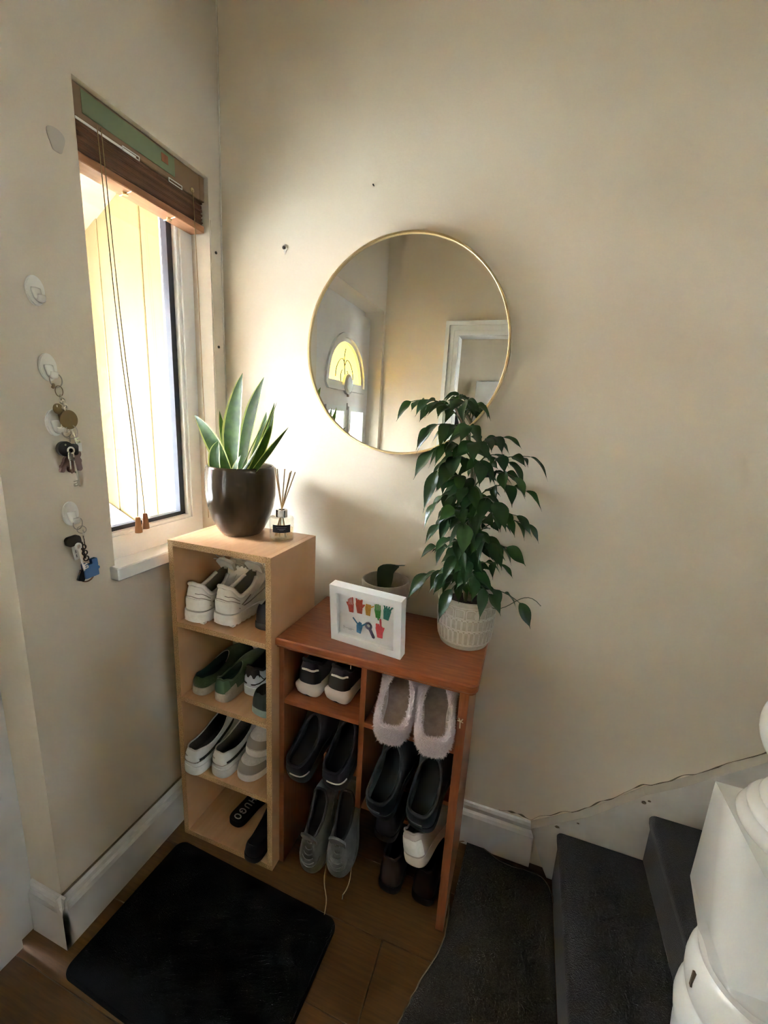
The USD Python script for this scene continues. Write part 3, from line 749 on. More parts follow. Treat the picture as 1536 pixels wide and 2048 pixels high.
# upper bunch on the second hook
kb = thing('key_bunch', 'bunch of keys with a bronze disc hanging from the second white hook', 'keys')
obj('key_ring', ring((0.0165, -0.572, 1.4625), 0.0150, 0.0012, 80), 'steel', kb, True)
obj('clasp', cat_(tube(spline([(0.018, -0.580, 1.454), (0.020, -0.581, 1.450), (0.018, -0.582, 1.446)], 8), 0.0032, 6), ring((0.018, -0.569, 1.440), 0.0115, 0.0010, 70)), 'bronze', kb, True)
obj('chain', cat_(*[ring((0.019 + 0.001 * (i % 2), -0.568 + 0.0020 * i, 1.427 - 0.0075 * i), 0.0062, 0.0013, 90 if i % 2 else 20) for i in range(4)]), 'chrome', kb, True)
obj('key', yale_key(0.020, -0.577, 1.402, 12, 0.042, 10), 'bronze', kb)
obj('key', mortice_key(0.019, -0.560, 1.398, 8, 0.05, 30), 'chrome', kb)
obj('bronze_disc', xf(lathe([(0, 0), (0.0205, 0), (0.0215, 0.001), (0.0215, 0.003), (0.0205, 0.004), (0.006, 0.0038), (0.004, 0.005), (0, 0.005)], 40), rotm([0, 1, 0], 90), rotm([0, 0, 1], 6), tr(0.0175, -0.556, 1.379)), 'bronze', kb, 40)
# bunch on the third hook
kc = thing('key_bunch', 'bunch of keys with a black round fob and a long mortice key, middle bunch', 'keys')
obj('key_ring', cat_(ring((0.0150, -0.560, 1.358), 0.0185, 0.0013, 65), ring((0.0185, -0.556, 1.352), 0.0160, 0.0011, 100)), 'steel', kc, True)
obj('key', mortice_key(0.0160, -0.549, 1.360, 12, 0.040, 10, -0.8), 'chrome', kc)
obj('ring_link', ring((0.018, -0.557, 1.335), 0.006, 0.0010, 30), 'steel', kc, True)
fob = unary_union([Point(-0.008, 0).buffer(0.0170, 16), sbox(-0.005, -0.014, 0.020, 0.012).buffer(-0.006).buffer(0.006)])
obj('black_fob', yzplate(fob, 0.010, 0.019, -0.560, 1.313, -4, 0), 'black_plastic', kc, 30)
obj('fob_badge', yzplate(Point(0, 0).buffer(0.0022, 10), 0.0190, 0.0198, -0.569, 1.323, 0, 0), 'chrome', kc)
obj('white_tag', yzplate(sbox(-0.0050, -0.0085, 0.0050, 0.0085).buffer(0.001), 0.010, 0.016, -0.5355, 1.316, 0, 0), 'white_plastic', kc, 30)
obj('key', yale_key(0.0205, -0.562, 1.297, -3, 0.038, 40), 'chrome', kc)
obj('key', yale_key(0.0225, -0.555, 1.298, 4, 0.044, 55), 'chrome', kc)
obj('key', mortice_key(0.0200, -0.558, 1.302, 9, 0.078, 0), 'chrome', kc)
tedd = unary_union([Point(0, 0).buffer(0.014), Point(-0.017, -0.012).buffer(0.005), Point(-0.019, -0.020).buffer(0.004), Point(0.016, 0.016).buffer(0.010), Point(0.018, 0.0).buffer(0.008), Point(0.020, -0.018).buffer(0.006), Point(0.003, -0.018).buffer(0.009), LineString([(-0.012, -0.004), (-0.019, -0.020)]).buffer(0.0045), LineString([(0.016, 0.016), (0.020, -0.018)]).buffer(0.006)])
obj('fabric_charm', yzplate(tedd, 0.004, 0.012, -0.556, 1.284, 0, 0), 'pink_felt', kc, 30)
# lowest bunch
kd = thing('key_bunch', 'bunch of keys with a blue fob and white tag on the lowest white hook', 'keys')
obj('key_ring', cat_(ring((0.0165, -0.558, 1.136), 0.0140, 0.0011, 75), ring((0.0185, -0.552, 1.120), 0.009, 0.0010, 130)), 'steel', kd, True)
obj('leather_fob', yzplate(sbox(-0.016, -0.0115, 0.016, 0.0115).buffer(-0.008).buffer(0.008, 8), 0.008, 0.018, -0.570, 1.096, 8, -6), 'brown_leather', kd, 30)
obj('white_tag', yzplate(sbox(-0.0052, -0.016, 0.0052, 0.016).buffer(0.0008), 0.015, 0.017, -0.570, 1.066, 6, 0), 'white_plastic', kd)
obj('tag_mark', yzplate(unary_union([sbox(-0.0012, -0.010, 0.0012, -0.003), sbox(-0.001, 0.001, 0.001, 0.008)]), 0.0171, 0.0174, -0.570, 1.065, 6, 0), 'ink', kd)
obj('key', mortice_key(0.021, -0.565, 1.074, 8, 0.058, 10, -1), 'white_plastic', kd)
obj('key', yale_key(0.019, -0.549, 1.108, 12, 0.038, 50), 'chrome', kd)
obj('chain', cat_(*[ring((0.014, -0.552 + 0.002 * (i % 2) + 0.001 * i, 1.082 - 0.0075 * i), 0.0060, 0.0016, 20 + 70 * (i % 2)) for i in range(6)]), 'brown_leather', kd, True)
bf = unary_union([sbox(-0.017, -0.020, 0.014, 0.010).buffer(0.002), sbox(0.005, 0.006, 0.015, 0.021).buffer(0.002), sbox(-0.017, 0.008, -0.009, 0.015).buffer(0.002), Point(0.0155, -0.003).buffer(0.0045)])
obj('blue_fob', yzplate(bf, 0.008, 0.018, -0.536, 1.016, 4, 0), 'blue_felt', kd, 30)
obj('amber_ring', ring((0.012, -0.546, 1.003), 0.0185, 0.0018, 90), 'amber', kd, True)
obj('black_strap', yzplate(sbox(-0.005, -0.011, 0.006, 0.010).buffer(0.003), 0.009, 0.0145, -0.558, 1.004, -25, 0), 'black_plastic', kd, 30)

# ------------------------------------------------------------------ things on the tall shelf
bp = thing('snake_plant', 'variegated snake plant with yellow-edged leaves in a glossy dark brown pot', 'potted plant', (0.186, -0.172, TH))
outer = [(0.0, 0.0), (0.062, 0.0), (0.070, 0.003), (0.083, 0.018), (0.1015, 0.050), (0.1145, 0.085), (0.1215, 0.12), (0.1235, 0.150), (0.1220, 0.185), (0.1195, 0.205), (0.1180, 0.210), (0.114, 0.213), (0.110, 0.211), (0.109, 0.205), (0.112, 0.18), (0.112, 0.165), (0.0, 0.165)]
outer = [(r * 0.845, z) for r, z in outer]
obj('pot', lathe(outer, 72), 'pot_brown', bp, 45)
sm_ = lathe([(0.094, 0.170), (0.05, 0.173), (0.0, 0.175)], 32)
V = np.array(sm_.vertices)
V[:, 2] += 0.006 * (meshkit.noise(V * 70, 2) - 0.5)
sm_.vertices = V
obj('soil', sm_, 'soil', bp, True)


def blade(parent, base, ctrl, tip, wid, face, taper=0.42, name='leaf', fold=0.25, mats=('sans', 'sans_edge'), twist=0.0):
    """stiff strap leaf: centre strip with two yellow margins; face = direction the blade faces"""
    n = 20
    C = spline([base, ctrl, tip], n)
    T = np.gradient(C, axis=0)
    T /= np.linalg.norm(T, axis=1, keepdims=True)
    face = np.asarray(face, float)
    t = np.linspace(0, 1, n)
    prof = np.where(t < taper, 0.72 + 0.28 * t / taper, 1 - (np.maximum(t - taper, 0) / (1 - taper)) ** 2.6)
    prof = np.maximum(prof, 0.012)
    cols_c, cols_l, cols_r = [], [], []
    for i in range(n):
        S = np.cross(T[i], face)
        S /= np.linalg.norm(S)
        N = np.cross(S, T[i])
        a = twist * t[i]
        S, N = S * math.cos(a) + N * math.sin(a), N * math.cos(a) - S * math.sin(a)
        hw = wid / 2 * prof[i] * (1 + 0.05 * math.sin(9 * t[i] + wid * 900))
        P = lambda u: C[i] + S * hw * u + N * fold * hw * (u * u - 0.3) * (1 - 0.5 * t[i])
        cols_c.append([P(u) for u in (-0.80, -0.45, 0.0, 0.45, 0.80)])
        cols_l.append([P(u) for u in (-1.0, -0.80)])
        cols_r.append([P(u) for u in (0.80, 1.0)])
    th = 0.0011

    def thick(cols):
        g = grid(np.array(cols))
        return g
    lf = obj(name, thick(cols_c), mats[0], parent, True)
    obj('yellow_margin', cat_(thick(cols_l), thick(cols_r)), mats[1], lf, True)


# tips in metres relative to the pot foot
for base, ctrl, tip, wid, face, tw in [
        ((-0.010, -0.045, 0.17), (-0.055, -0.05, 0.265), (-0.142, -0.040, 0.355), 0.046, (0.3, -1, 0.35), 0.3),
        ((-0.035, -0.01, 0.17), (-0.055, -0.01, 0.28), (-0.078, -0.008, 0.372), 0.022, (0.9, -0.6, 0.2), 0.5),
        ((-0.002, -0.040, 0.17), (0.002, -0.043, 0.33), (0.032, -0.04, 0.478), 0.060, (0.1, -1, 0.05), 0.15),
        ((0.022, -0.02, 0.17), (0.042, -0.025, 0.33), (0.088, -0.02, 0.470), 0.050, (-0.15, -1, 0.1), 0.0),
        ((0.035, -0.01, 0.17), (0.06, 0.0, 0.27), (0.078, 0.005, 0.375), 0.040, (-0.1, -1, 0.1), 0.0),
        ((0.025, -0.055, 0.17), (0.065, -0.055, 0.255), (0.115, -0.045, 0.365), 0.024, (-0.8, -0.55, 0.3), 0.2),
        ((0.020, -0.05, 0.17), (0.075, -0.05, 0.245), (0.143, -0.04, 0.405), 0.036, (-0.6, -0.8, 0.4), 0.5),
        ((0.045, -0.035, 0.17), (0.085, -0.035, 0.25), (0.128, -0.03, 0.402), 0.030, (0.3, -1, 0.2), 0.3),
        ((0.055, -0.045, 0.17), (0.105, -0.045, 0.24), (0.180, -0.040, 0.338), 0.024, (-0.1, -1, 0.3), 0.3),
        ((-0.030, -0.075, 0.17), (-0.036, -0.078, 0.235), (-0.030, -0.072, 0.288), 0.042, (0.1, -1, 0.2), 0.0),
        ((0.030, -0.075, 0.17), (0.036, -0.078, 0.215), (0.044, -0.07, 0.252), 0.026, (-0.2, -1, 0.2), 0.3),
        ((-0.025, 0.02, 0.17), (-0.045, 0.028, 0.26), (-0.050, 0.030, 0.335), 0.034, (0.2, -1, 0.1), 0.0)]:
    blade(bp, (base[0] * 0.85, base[1] * 0.85, base[2]), (ctrl[0] + 0.006, *ctrl[1:]), (tip[0] + 0.012, *tip[1:]), wid, face, twist=tw)

df = thing('reed_diffuser', 'glass reed diffuser with black label and six reeds on the light shelf', 'diffuser', (0.331, -0.172, TH))
obj('glass_jar', lathe([(0.0, 0.0), (0.034, 0.0), (0.036, 0.002), (0.036, 0.066), (0.034, 0.070), (0.015, 0.072), (0.015, 0.074)], 48), 'jar', df, 45)
obj('oil', lathe([(0.0, 0.004), (0.032, 0.004), (0.033, 0.006), (0.033, 0.036), (0.0, 0.036)], 40), 'oil', df, 40)
la = np.linspace(-1.80, -0.25, 16)
obj('label', grid(np.array([[(0.0363 * math.cos(a), 0.0363 * math.sin(a), z) for z in (0.029, 0.052)] for a in la]), flip=False), 'label_black', df, True)
for zz, a0, a1 in ((0.045, -1.45, -0.6), (0.040, -1.35, -0.7), (0.036, -1.2, -0.85)):
    obj('label_print', grid(np.array([[(0.0366 * math.cos(a), 0.0366 * math.sin(a), z) for z in (zz, zz + 0.0012)] for a in np.linspace(a0, a1, 8)])), 'ink', df, True)
obj('metal_collar', lathe([(0.011, 0.070), (0.0165, 0.070), (0.0168, 0.073), (0.0168, 0.090), (0.0155, 0.092), (0.009, 0.092), (0.009, 0.070)], 36), 'chrome', df, 40)
for (tx, ty, tz, bx) in ((-0.026, 0.004, 0.215, 0.018), (-0.014, -0.004, 0.213, 0.010), (0.006, 0.006, 0.214, -0.004), (0.032, 0.000, 0.211, -0.018), (0.041, 0.006, 0.208, -0.020), (0.031, -0.006, 0.207, -0.012)):
    obj('reed', tube([(bx, -ty * 0.8, 0.008), (0, 0, 0.093), (tx, ty, tz)], 0.0017, 7), 'reed', df, True)

# ------------------------------------------------------------------ things on the low cabinet
pf_ = thing('picture_frame', 'white box picture frame with painted hands in rainbow colours', 'picture frame', (0.6535, -0.2655, RZ + 0.0005), (6.0, 0, -6.5))
FW, FH, FD, FB = 0.2130, 0.170, 0.026, 0.021
fm = mbox(-FW / 2, FW / 2, -0.004, FD, 0, FH) - mbox(-FW / 2 + FB, FW / 2 - FB, -0.1, 0.1, FB, FH - FB)
obj('frame_border', tm(fm), 'frame_white', pf_)
pr_ = obj('print', box(-FW / 2 + FB, FW / 2 - FB, 0.0105, 0.020, FB, FH - FB), 'paper', pf_)
obj('picture_glass', box(-FW / 2 + FB, FW / 2 - FB, 0.003, 0.0045, FB, FH - FB), 'picture_glass', pf_)
obj('back_board', box(-FW / 2 + 0.004, FW / 2 - 0.004, FD, FD + 0.003, 0.004, FH - 0.004), 'ink', pf_)
obj('strut', xf(box(-0.02, 0.02, 0.0, 0.003, 0, 0.095), rotm([1, 0, 0], -24), tr(0, 0.057, 0.004)), 'ink', pf_)


def seg(a, b, r):
    return LineString([a, b]).buffer(r, 6)


def hand(kind):
    """a painted hand, about 1 high"""
    palm = Polygon([(-0.14, -0.5), (0.13, -0.5), (0.17, -0.2), (0.20, 0.05), (0.16, 0.16), (-0.18, 0.18), (-0.21, 0.0), (-0.18, -0.2)]).buffer(0.02)
    f = [palm]
    fx = [-0.15, -0.05, 0.05, 0.15]
    if kind == 0:     # fist with fingers folded
        f += [seg((x, 0.15), (x * 0.9 + 0.02, 0.34 + 0.05 * i), 0.058) for i, x in enumerate(fx)] + [seg((-0.2, -0.05), (-0.26, 0.12), 0.05)]
    elif kind == 1:   # index and little finger up
        f += [seg((fx[0], 0.15), (-0.18, 0.52), 0.05), seg((fx[3], 0.15), (0.20, 0.48), 0.048), seg((-0.05, 0.15), (-0.04, 0.26), 0.06), seg((0.06, 0.15), (0.07, 0.25), 0.06), seg((0.18, -0.1), (0.30, 0.05), 0.05)]
    elif kind == 2:   # bent
        f += [seg((x, 0.12), (x + 0.03, 0.28), 0.055) for x in fx] + [seg((0.15, 0.1), (0.42, 0.28), 0.04)]
    elif kind == 3:   # four straight, pointing down a little
        f += [seg((x, 0.1), (x * 1.05, 0.42 - 0.04 * abs(i - 1.5)), 0.05) for i, x in enumerate(fx)] + [seg((0.0, -0.45), (0.02, -0.62), 0.05)]
    elif kind == 4:   # spread fingers
        f += [seg((x, 0.12), (x * 2.0, 0.52 - 0.05 * abs(i - 1.3)), 0.042) for i, x in enumerate(fx)]
    elif kind == 5:   # thumb and little finger out
        f += [seg((-0.15, 0.1), (-0.52, 0.42), 0.05), seg((0.14, 0.1), (0.42, 0.36), 0.05), seg((-0.05, 0.1), (-0.03, 0.26), 0.07), seg((0.06, 0.1), (0.06, 0.24), 0.07)]
    elif kind == 6:   # ring
        f = [seg((0.24, -0.5), (-0.02, 0.0), 0.11), Point(-0.1, 0.18).buffer(0.26).difference(Point(-0.1, 0.2).buffer(0.11))]
    else:             # pointing up
        f += [seg((0.08, 0.1), (0.08, 0.56), 0.055)] + [seg((x, 0.12), (x, 0.24), 0.06) for x in fx[:2]] + [seg((0.18, -0.1), (0.25, 0.1), 0.045)]
    g = unary_union(f)
    if kind in (0, 3):
        for x in (-0.10, 0.0, 0.10):
            g = g.difference(LineString([(x, 0.02), (x * 1.1, 0.6)]).buffer(0.016, 4))
    return g


HC = ['#c8452c', '#d9593a', '#e0ad4a', '#4f9a3c', '#3f9a8a', '#4d8fb5', '#55506a', '#d64a52']
HV = ['#a8321d', '#b9432a', '#c8912e', '#2f7a2a', '#2a7a70', '#336f99', '#8d86a8', '#c03540']
for i in range(8):
    MT[f'hand{i}'] = mat(f'watercolour_{i}', HC[i], 0.7, col2=HV[i], nscale=160, lo=0.3, hi=0.7)
    MT[f'handd{i}'] = mat(f'watercolour_line_{i}', HV[i] if i != 6 else '#8d86a8', 0.7)
for i, (u, v, hh, rl) in enumerate([(0.27, 0.32, 0.044, 4), (0.395, 0.285, 0.050, 2), (0.52, 0.31, 0.040, 0), (0.655, 0.30, 0.043, 2), (0.785, 0.27, 0.050, -8), (0.395, 0.672, 0.043, -8), (0.545, 0.668, 0.044, 0), (0.68, 0.62, 0.052, 3)]):
    g = affinity.scale(hand(i), hh * 0.98, hh, origin=(0, 0))
    g = affinity.rotate(g, rl, origin=(0, 0))
    base = prism(g, 0.0004)
    lines = [LineString([(x * hh, -0.30 * hh), (x * hh * 1.1, 0.22 * hh)]).buffer(0.0006) for x in (-0.09, 0.0, 0.1)]
    ln = unary_union([affinity.rotate(q, rl, origin=(0, 0)) for q in lines]).intersection(g)
    T = np.array([[1, 0, 0, (u - 0.5) * FW], [0, 0, -1, 0.0105], [0, 1, 0, (1 - v) * FH], [0, 0, 0, 1.0]])
    hp_ = obj('painted_hand', xf(base, T), f'hand{i}', pf_)
    if not ln.is_empty:
        obj('finger_lines', xf(prism(ln, 0.0006), T), f'handd{i}', hp_)
scr = []
for j, (u0, u1, v) in enumerate(((0.150, 0.172, 0.745), (0.152, 0.175, 0.765), (0.185, 0.305, 0.768), (0.225, 0.275, 0.785), (0.150, 0.170, 0.785))):
    xs2 = np.linspace(u0, u1, 3 + int((u1 - u0) * 90))
    pl = [((u - 0.5) * FW, (1 - v) * FH + 0.0006 * math.sin(i * 2.3 + j)) for i, u in enumerate(xs2)]
    scr.append(prism(LineString(pl).buffer(0.00035), 0.0003))
obj('caption', xf(trimesh.util.concatenate(scr), np.array([[1, 0, 0, 0], [0, 0, -1, 0.0105], [0, 1, 0, 0], [0, 0, 0, 1.0]])), 'ink', pf_)

sp_ = thing('stone_pot', 'small grey-brown stoneware pot with one stubby dark leaf behind the frame', 'potted plant', (0.6445, -0.088, RZ))
obj('pot', lathe([(0.0, 0.0), (0.060, 0.0), (0.064, 0.003), (0.069, 0.06), (0.0725, 0.128), (0.0725, 0.133), (0.071, 0.136), (0.067, 0.136), (0.0655, 0.132), (0.063, 0.07), (0.0, 0.07)], 56), 'pot_stone', sp_, 40)
obj('soil', lathe([(0.0635, 0.088), (0.03, 0.091), (0.0, 0.092)], 24), 'soil', sp_, True)
n = 14
lf = []
for i, t in enumerate(np.linspace(0, 1, n)):
    c_ = np.array([-0.006 + 0.012 * t + 0.115 * max(0, t - 0.45) ** 1.3, 0.012 - 0.012 * t, 0.09 + 0.092 * math.sin(t * 1.5) ** 0.9 + 0.010 * t])
    hw = 0.024 * (math.sin(math.pi * min(1, 0.22 + t * 0.80)) ** 0.8) * (1 - 0.6 * max(0, t - 0.65) * 2.2) + 0.0015
    if t > 0.82:
        hw *= 0.35
    lf.append([c_ + np.array([hw * u * 0.95, -0.012 * u * u + hw * 0.2 * u, 0.35 * hw * abs(u) - 0.3 * hw * u]) for u in (-1, -0.5, 0, 0.5, 1)])
obj('leaf', grid(np.array(lf)), 'stub_leaf', sp_, True)

# ------------------------------------------------------------------ ficus
FX, FY = 0.8955, -0.100
fi = thing('weeping_fig', 'weeping fig with dark drooping leaves in a ribbed cream pot on the low cabinet', 'potted plant', (FX, FY, RZ))
obj('pot', lathe([(0.0, 0.0), (0.062, 0.0), (0.068, 0.002), (0.0725, 0.012), (0.0775, 0.04), (0.0795, 0.08), (0.0805, 0.125), (0.0810, 0.138), (0.0800, 0.143), (0.0775, 0.145), (0.075, 0.143), (0.0735, 0.12), (0.0, 0.12)], 72), 'pot_cream', fi, 40)
nr = 34
for band, (za, zb, nn, off) in enumerate(((0.100, 0.126, 17, 0.5), (0.065, 0.094, 34, 0), (0.022, 0.060, 34, 0.5))):
    ms = []
    for k in range(nn):
        a0 = 2 * math.pi * (k + off) / nn
        r_ = lambda z: float(np.interp(z, [0.012, 0.04, 0.08, 0.125], [0.0725, 0.0775, 0.0795, 0.0805]))
        da = 2 * math.pi / nn * 0.40
        L_ = [((r_(za) + 0.0012) * math.cos(a0 + s_ * da), (r_(za) + 0.0012) * math.sin(a0 + s_ * da), za) for s_ in (-1, 1)] + [((r_(zb) + 0.0012) * math.cos(a0 + s_ * da), (r_(zb) + 0.0012) * math.sin(a0 + s_ * da), zb) for s_ in (1, 0)] 
        L_ = []
        for s_, z_ in ((-1, za), (1, za), (1, zb - 0.004), (0.6, zb), (-0.6, zb), (-1, zb - 0.004)):
            L_.append(((r_(z_) + 0.0011) * math.cos(a0 + s_ * da), (r_(z_) + 0.0011) * math.sin(a0 + s_ * da), z_))
        ms.append(tube(np.array(L_), 0.0015, 6, closed=True))
    obj('embossed_band', trimesh.util.concatenate(ms), 'pot_rib', fi, True)
for zz in (0.130, 0.0965, 0.0625, 0.018):
    rr = float(np.interp(zz, [0.012, 0.04, 0.08, 0.125], [0.0725, 0.0775, 0.0795, 0.0805]))
    obj('embossed_ring', tube([(rr * math.cos(a), rr * math.sin(a), zz) for a in np.linspace(0, 2 * np.pi, 60, endpoint=False)], 0.0013, 6, closed=True), 'pot_rib', fi, True)
a_ = -1.75
tp_ = Polygon([(0.0085 * math.sin(t) * (1 - 0.35 * (math.cos(t) > 0) * math.cos(t)), 0.013 * math.cos(t)) for t in np.linspace(0, 2 * np.pi, 24, endpoint=False)])
obj('glazed_drop', xf(prism(tp_, 0.002), rotm([1, 0, 0], 90), rotm([0, 0, 1], 28), tr(0.0805 * math.cos(-1.08), 0.0805 * math.sin(-1.08), 0.112)), 'pot_rib', fi, label='smooth drop-shaped boss on the pot')
so = lathe([(0.0745, 0.118), (0.04, 0.122), (0.0, 0.124)], 28)
obj('soil', so, 'soil', fi, True)
trunk = np.array([(0.0, -0.005, 0.115), (-0.006, -0.008, 0.20), (-0.008, -0.006, 0.30), (-0.012, -0.004, 0.40), (-0.022, 0.0, 0.50), (-0.045, 0.0, 0.585), (-0.085, 0.0, 0.655)])
for k, (r0, ph) in enumerate(((0.0062, 0.0), (0.0055, 2.1), (0.0050, 4.2))):
    C = spline(trunk, 40)
    tt = np.linspace(0, 1, 40)
    C = C + np.stack([0.007 * np.cos(ph + 9 * tt), 0.007 * np.sin(ph + 9 * tt), tt * 0], -1) * (1 - 0.5 * tt)[:, None]
    obj('stem', tube(C, r0 * (1 - 0.62 * tt), 8), 'bark' if k < 2 else 'twig', fi, True)
lrng = np.random.default_rng(21)
leafno = 0


def ficus_leaf(p, d, L, face=None):
    global leafno
    d = np.asarray(d, float)
    d /= np.linalg.norm(d)
    upv = np.array([0, -0.35, 1.0]) + lrng.normal(0, 0.35, 3)
    S = np.cross(d, upv)
    S /= np.linalg.norm(S) + 1e-9
    N = np.cross(S, d)
    n = 12
    W = L * lrng.uniform(0.42, 0.56)
    dr = lrng.uniform(0.30, 0.75)
    rows = []
    for t in np.linspace(0, 1, n):
        c_ = np.asarray(p) + d * L * t * (1 - 0.12 * t) - np.array([0, 0, 1]) * dr * L * t * t
        hw = W / 2 * math.sin(math.pi * min(1, t / 0.90) ** 0.92) ** 0.85 if t < 0.90 else 0.0
        if t >= 0.82:
            hw = max(hw, W / 2 * 0.14 * (1 - (t - 0.82) / 0.18))
        hw = max(hw, 0.0004)
        wv = 0.12 * math.sin(t * 9 + leafno)
        rows.append([c_ + S * hw * u + N * hw * (0.38 * abs(u) + wv * u) for u in (-1, -0.5, 0, 0.5, 1)])
    P = np.array(rows)
    P[..., 1] = np.minimum(P[..., 1], -FY - 0.006)
    obj('leaf', grid(P), 'leaf2' if lrng.random() < 0.22 else 'leaf', fi, True)
    leafno += 1


def W_(x, y, z):
    return np.array([x - FX, y - FY, z - RZ])


branches = [  # start height above cabinet, end point (world), number of leaves, leaf length
    (0.60, (0.700, -0.13, 1.468), 7, 0.060), (0.58, (0.765, -0.17, 1.405), 5, 0.062), (0.63, (0.80, -0.06, 1.49), 6, 0.048), (0.62, (0.845, -0.15, 1.472), 6, 0.055), (0.61, (0.875, -0.05, 1.468), 5, 0.05),
    (0.52, (0.775, -0.15, 1.345), 7, 0.068), (0.50, (0.80, -0.20, 1.300), 6, 0.068), (0.50, (0.88, -0.19, 1.375), 7, 0.066), (0.52, (0.945, -0.12, 1.39), 7, 0.058),
    (0.47, (1.015, -0.10, 1.345), 6, 0.058), (0.44, (0.985, -0.15, 1.295), 6, 0.060), (0.40, (1.015, -0.14, 1.262), 6, 0.055), (0.43, (0.79, -0.11, 1.262), 6, 0.056),
    (0.40, (0.80, -0.17, 1.215), 7, 0.060), (0.40, (0.875, -0.205, 1.265), 6, 0.066), (0.36, (0.945, -0.20, 1.235), 7, 0.066), (0.34, (0.80, -0.06, 1.175), 6, 0.055),
    (0.33, (0.805, -0.15, 1.150), 7, 0.058), (0.31, (1.000, -0.13, 1.195), 7, 0.058), (0.29, (1.03, -0.11, 1.172), 6, 0.052), (0.30, (0.885, -0.215, 1.175), 7, 0.066),
    (0.26, (0.945, -0.19, 1.130), 7, 0.064), (0.25, (0.985, -0.12, 1.105), 6, 0.056), (0.22, (0.80, -0.14, 1.085), 6, 0.055), (0.22, (0.865, -0.20, 1.085), 6, 0.062),
    (0.20, (0.975, -0.15, 1.065), 5, 0.050), (0.17, (0.785, -0.15, 1.005), 5, 0.066), (0.17, (0.84, -0.19, 1.030), 5, 0.06), (0.16, (0.915, -0.19, 1.035), 6, 0.066),
    (0.15, (0.955, -0.165, 0.985), 5, 0.060), (0.14, (1.035, -0.14, 0.965), 4, 0.052), (0.15, (0.86, -0.18, 0.985), 4, 0.060), (0.45, (0.90, -0.04, 1.30), 6, 0.055), (0.35, (0.86, -0.03, 1.19), 6, 0.055), (0.28, (0.93, -0.03, 1.10), 6, 0.055),
    (0.55, (0.86, -0.17, 1.415), 6, 0.062), (0.46, (0.90, -0.17, 1.325), 6, 0.066), (0.42, (0.84, -0.18, 1.29), 6, 0.066), (0.38, (0.905, -0.18, 1.23), 6, 0.068), (0.33, (0.85, -0.19, 1.205), 6, 0.066), (0.27, (0.91, -0.19, 1.15), 6, 0.064), (0.24, (0.85, -0.18, 1.12), 6, 0.062), (0.19, (0.90, -0.18, 1.07), 6, 0.062), (0.48, (0.965, -0.13, 1.33), 5, 0.058)]
for bi, (h, e, nl, L) in enumerate(branches):
    zt = trunk[:, 2]
    o = np.array([np.interp(h, zt, trunk[:, 0]), np.interp(h, zt, trunk[:, 1]), h])
    e = W_(*e)
    mid = (o + e) / 2 + np.array([0, 0, 0.018 + 0.02 * lrng.random()])
    C = spline([o, mid, e], 12)
    obj('twig', tube(C, np.linspace(0.0022, 0.0009, 12), 5), 'twig', fi, True)
    for k in range(nl):
        t = 0.25 + 0.75 * (k + 0.5) / nl if k < nl - 1 else 1.0
        i = min(11, int(round(t * 11)))
        p = C[i]
        dd = C[min(11, i + 1)] - C[max(0, i - 1)]
        dd /= np.linalg.norm(dd)
        side = np.cross(dd, [0, 0, 1.0])
        side /= np.linalg.norm(side) + 1e-9
        sg = 1 if k % 2 else -1
        w0 = 0.15 if k == nl - 1 else 0.85
        d3 = dd * (1 - 0.45 * w0) + side * sg * w0 * lrng.uniform(0.6, 1.0) + np.array([0, -0.12, -0.55]) * lrng.uniform(0.05, 0.85)
        ficus_leaf(p, d3, L * lrng.uniform(0.85, 1.18))
obj('twig', tube(spline([W_(0.955, -0.14, 0.94), W_(1.02, -0.13, 0.958), W_(1.04, -0.125, 0.972), W_(1.09, -0.12, 0.958)], 14), 0.0010, 5), 'twig', fi, True)

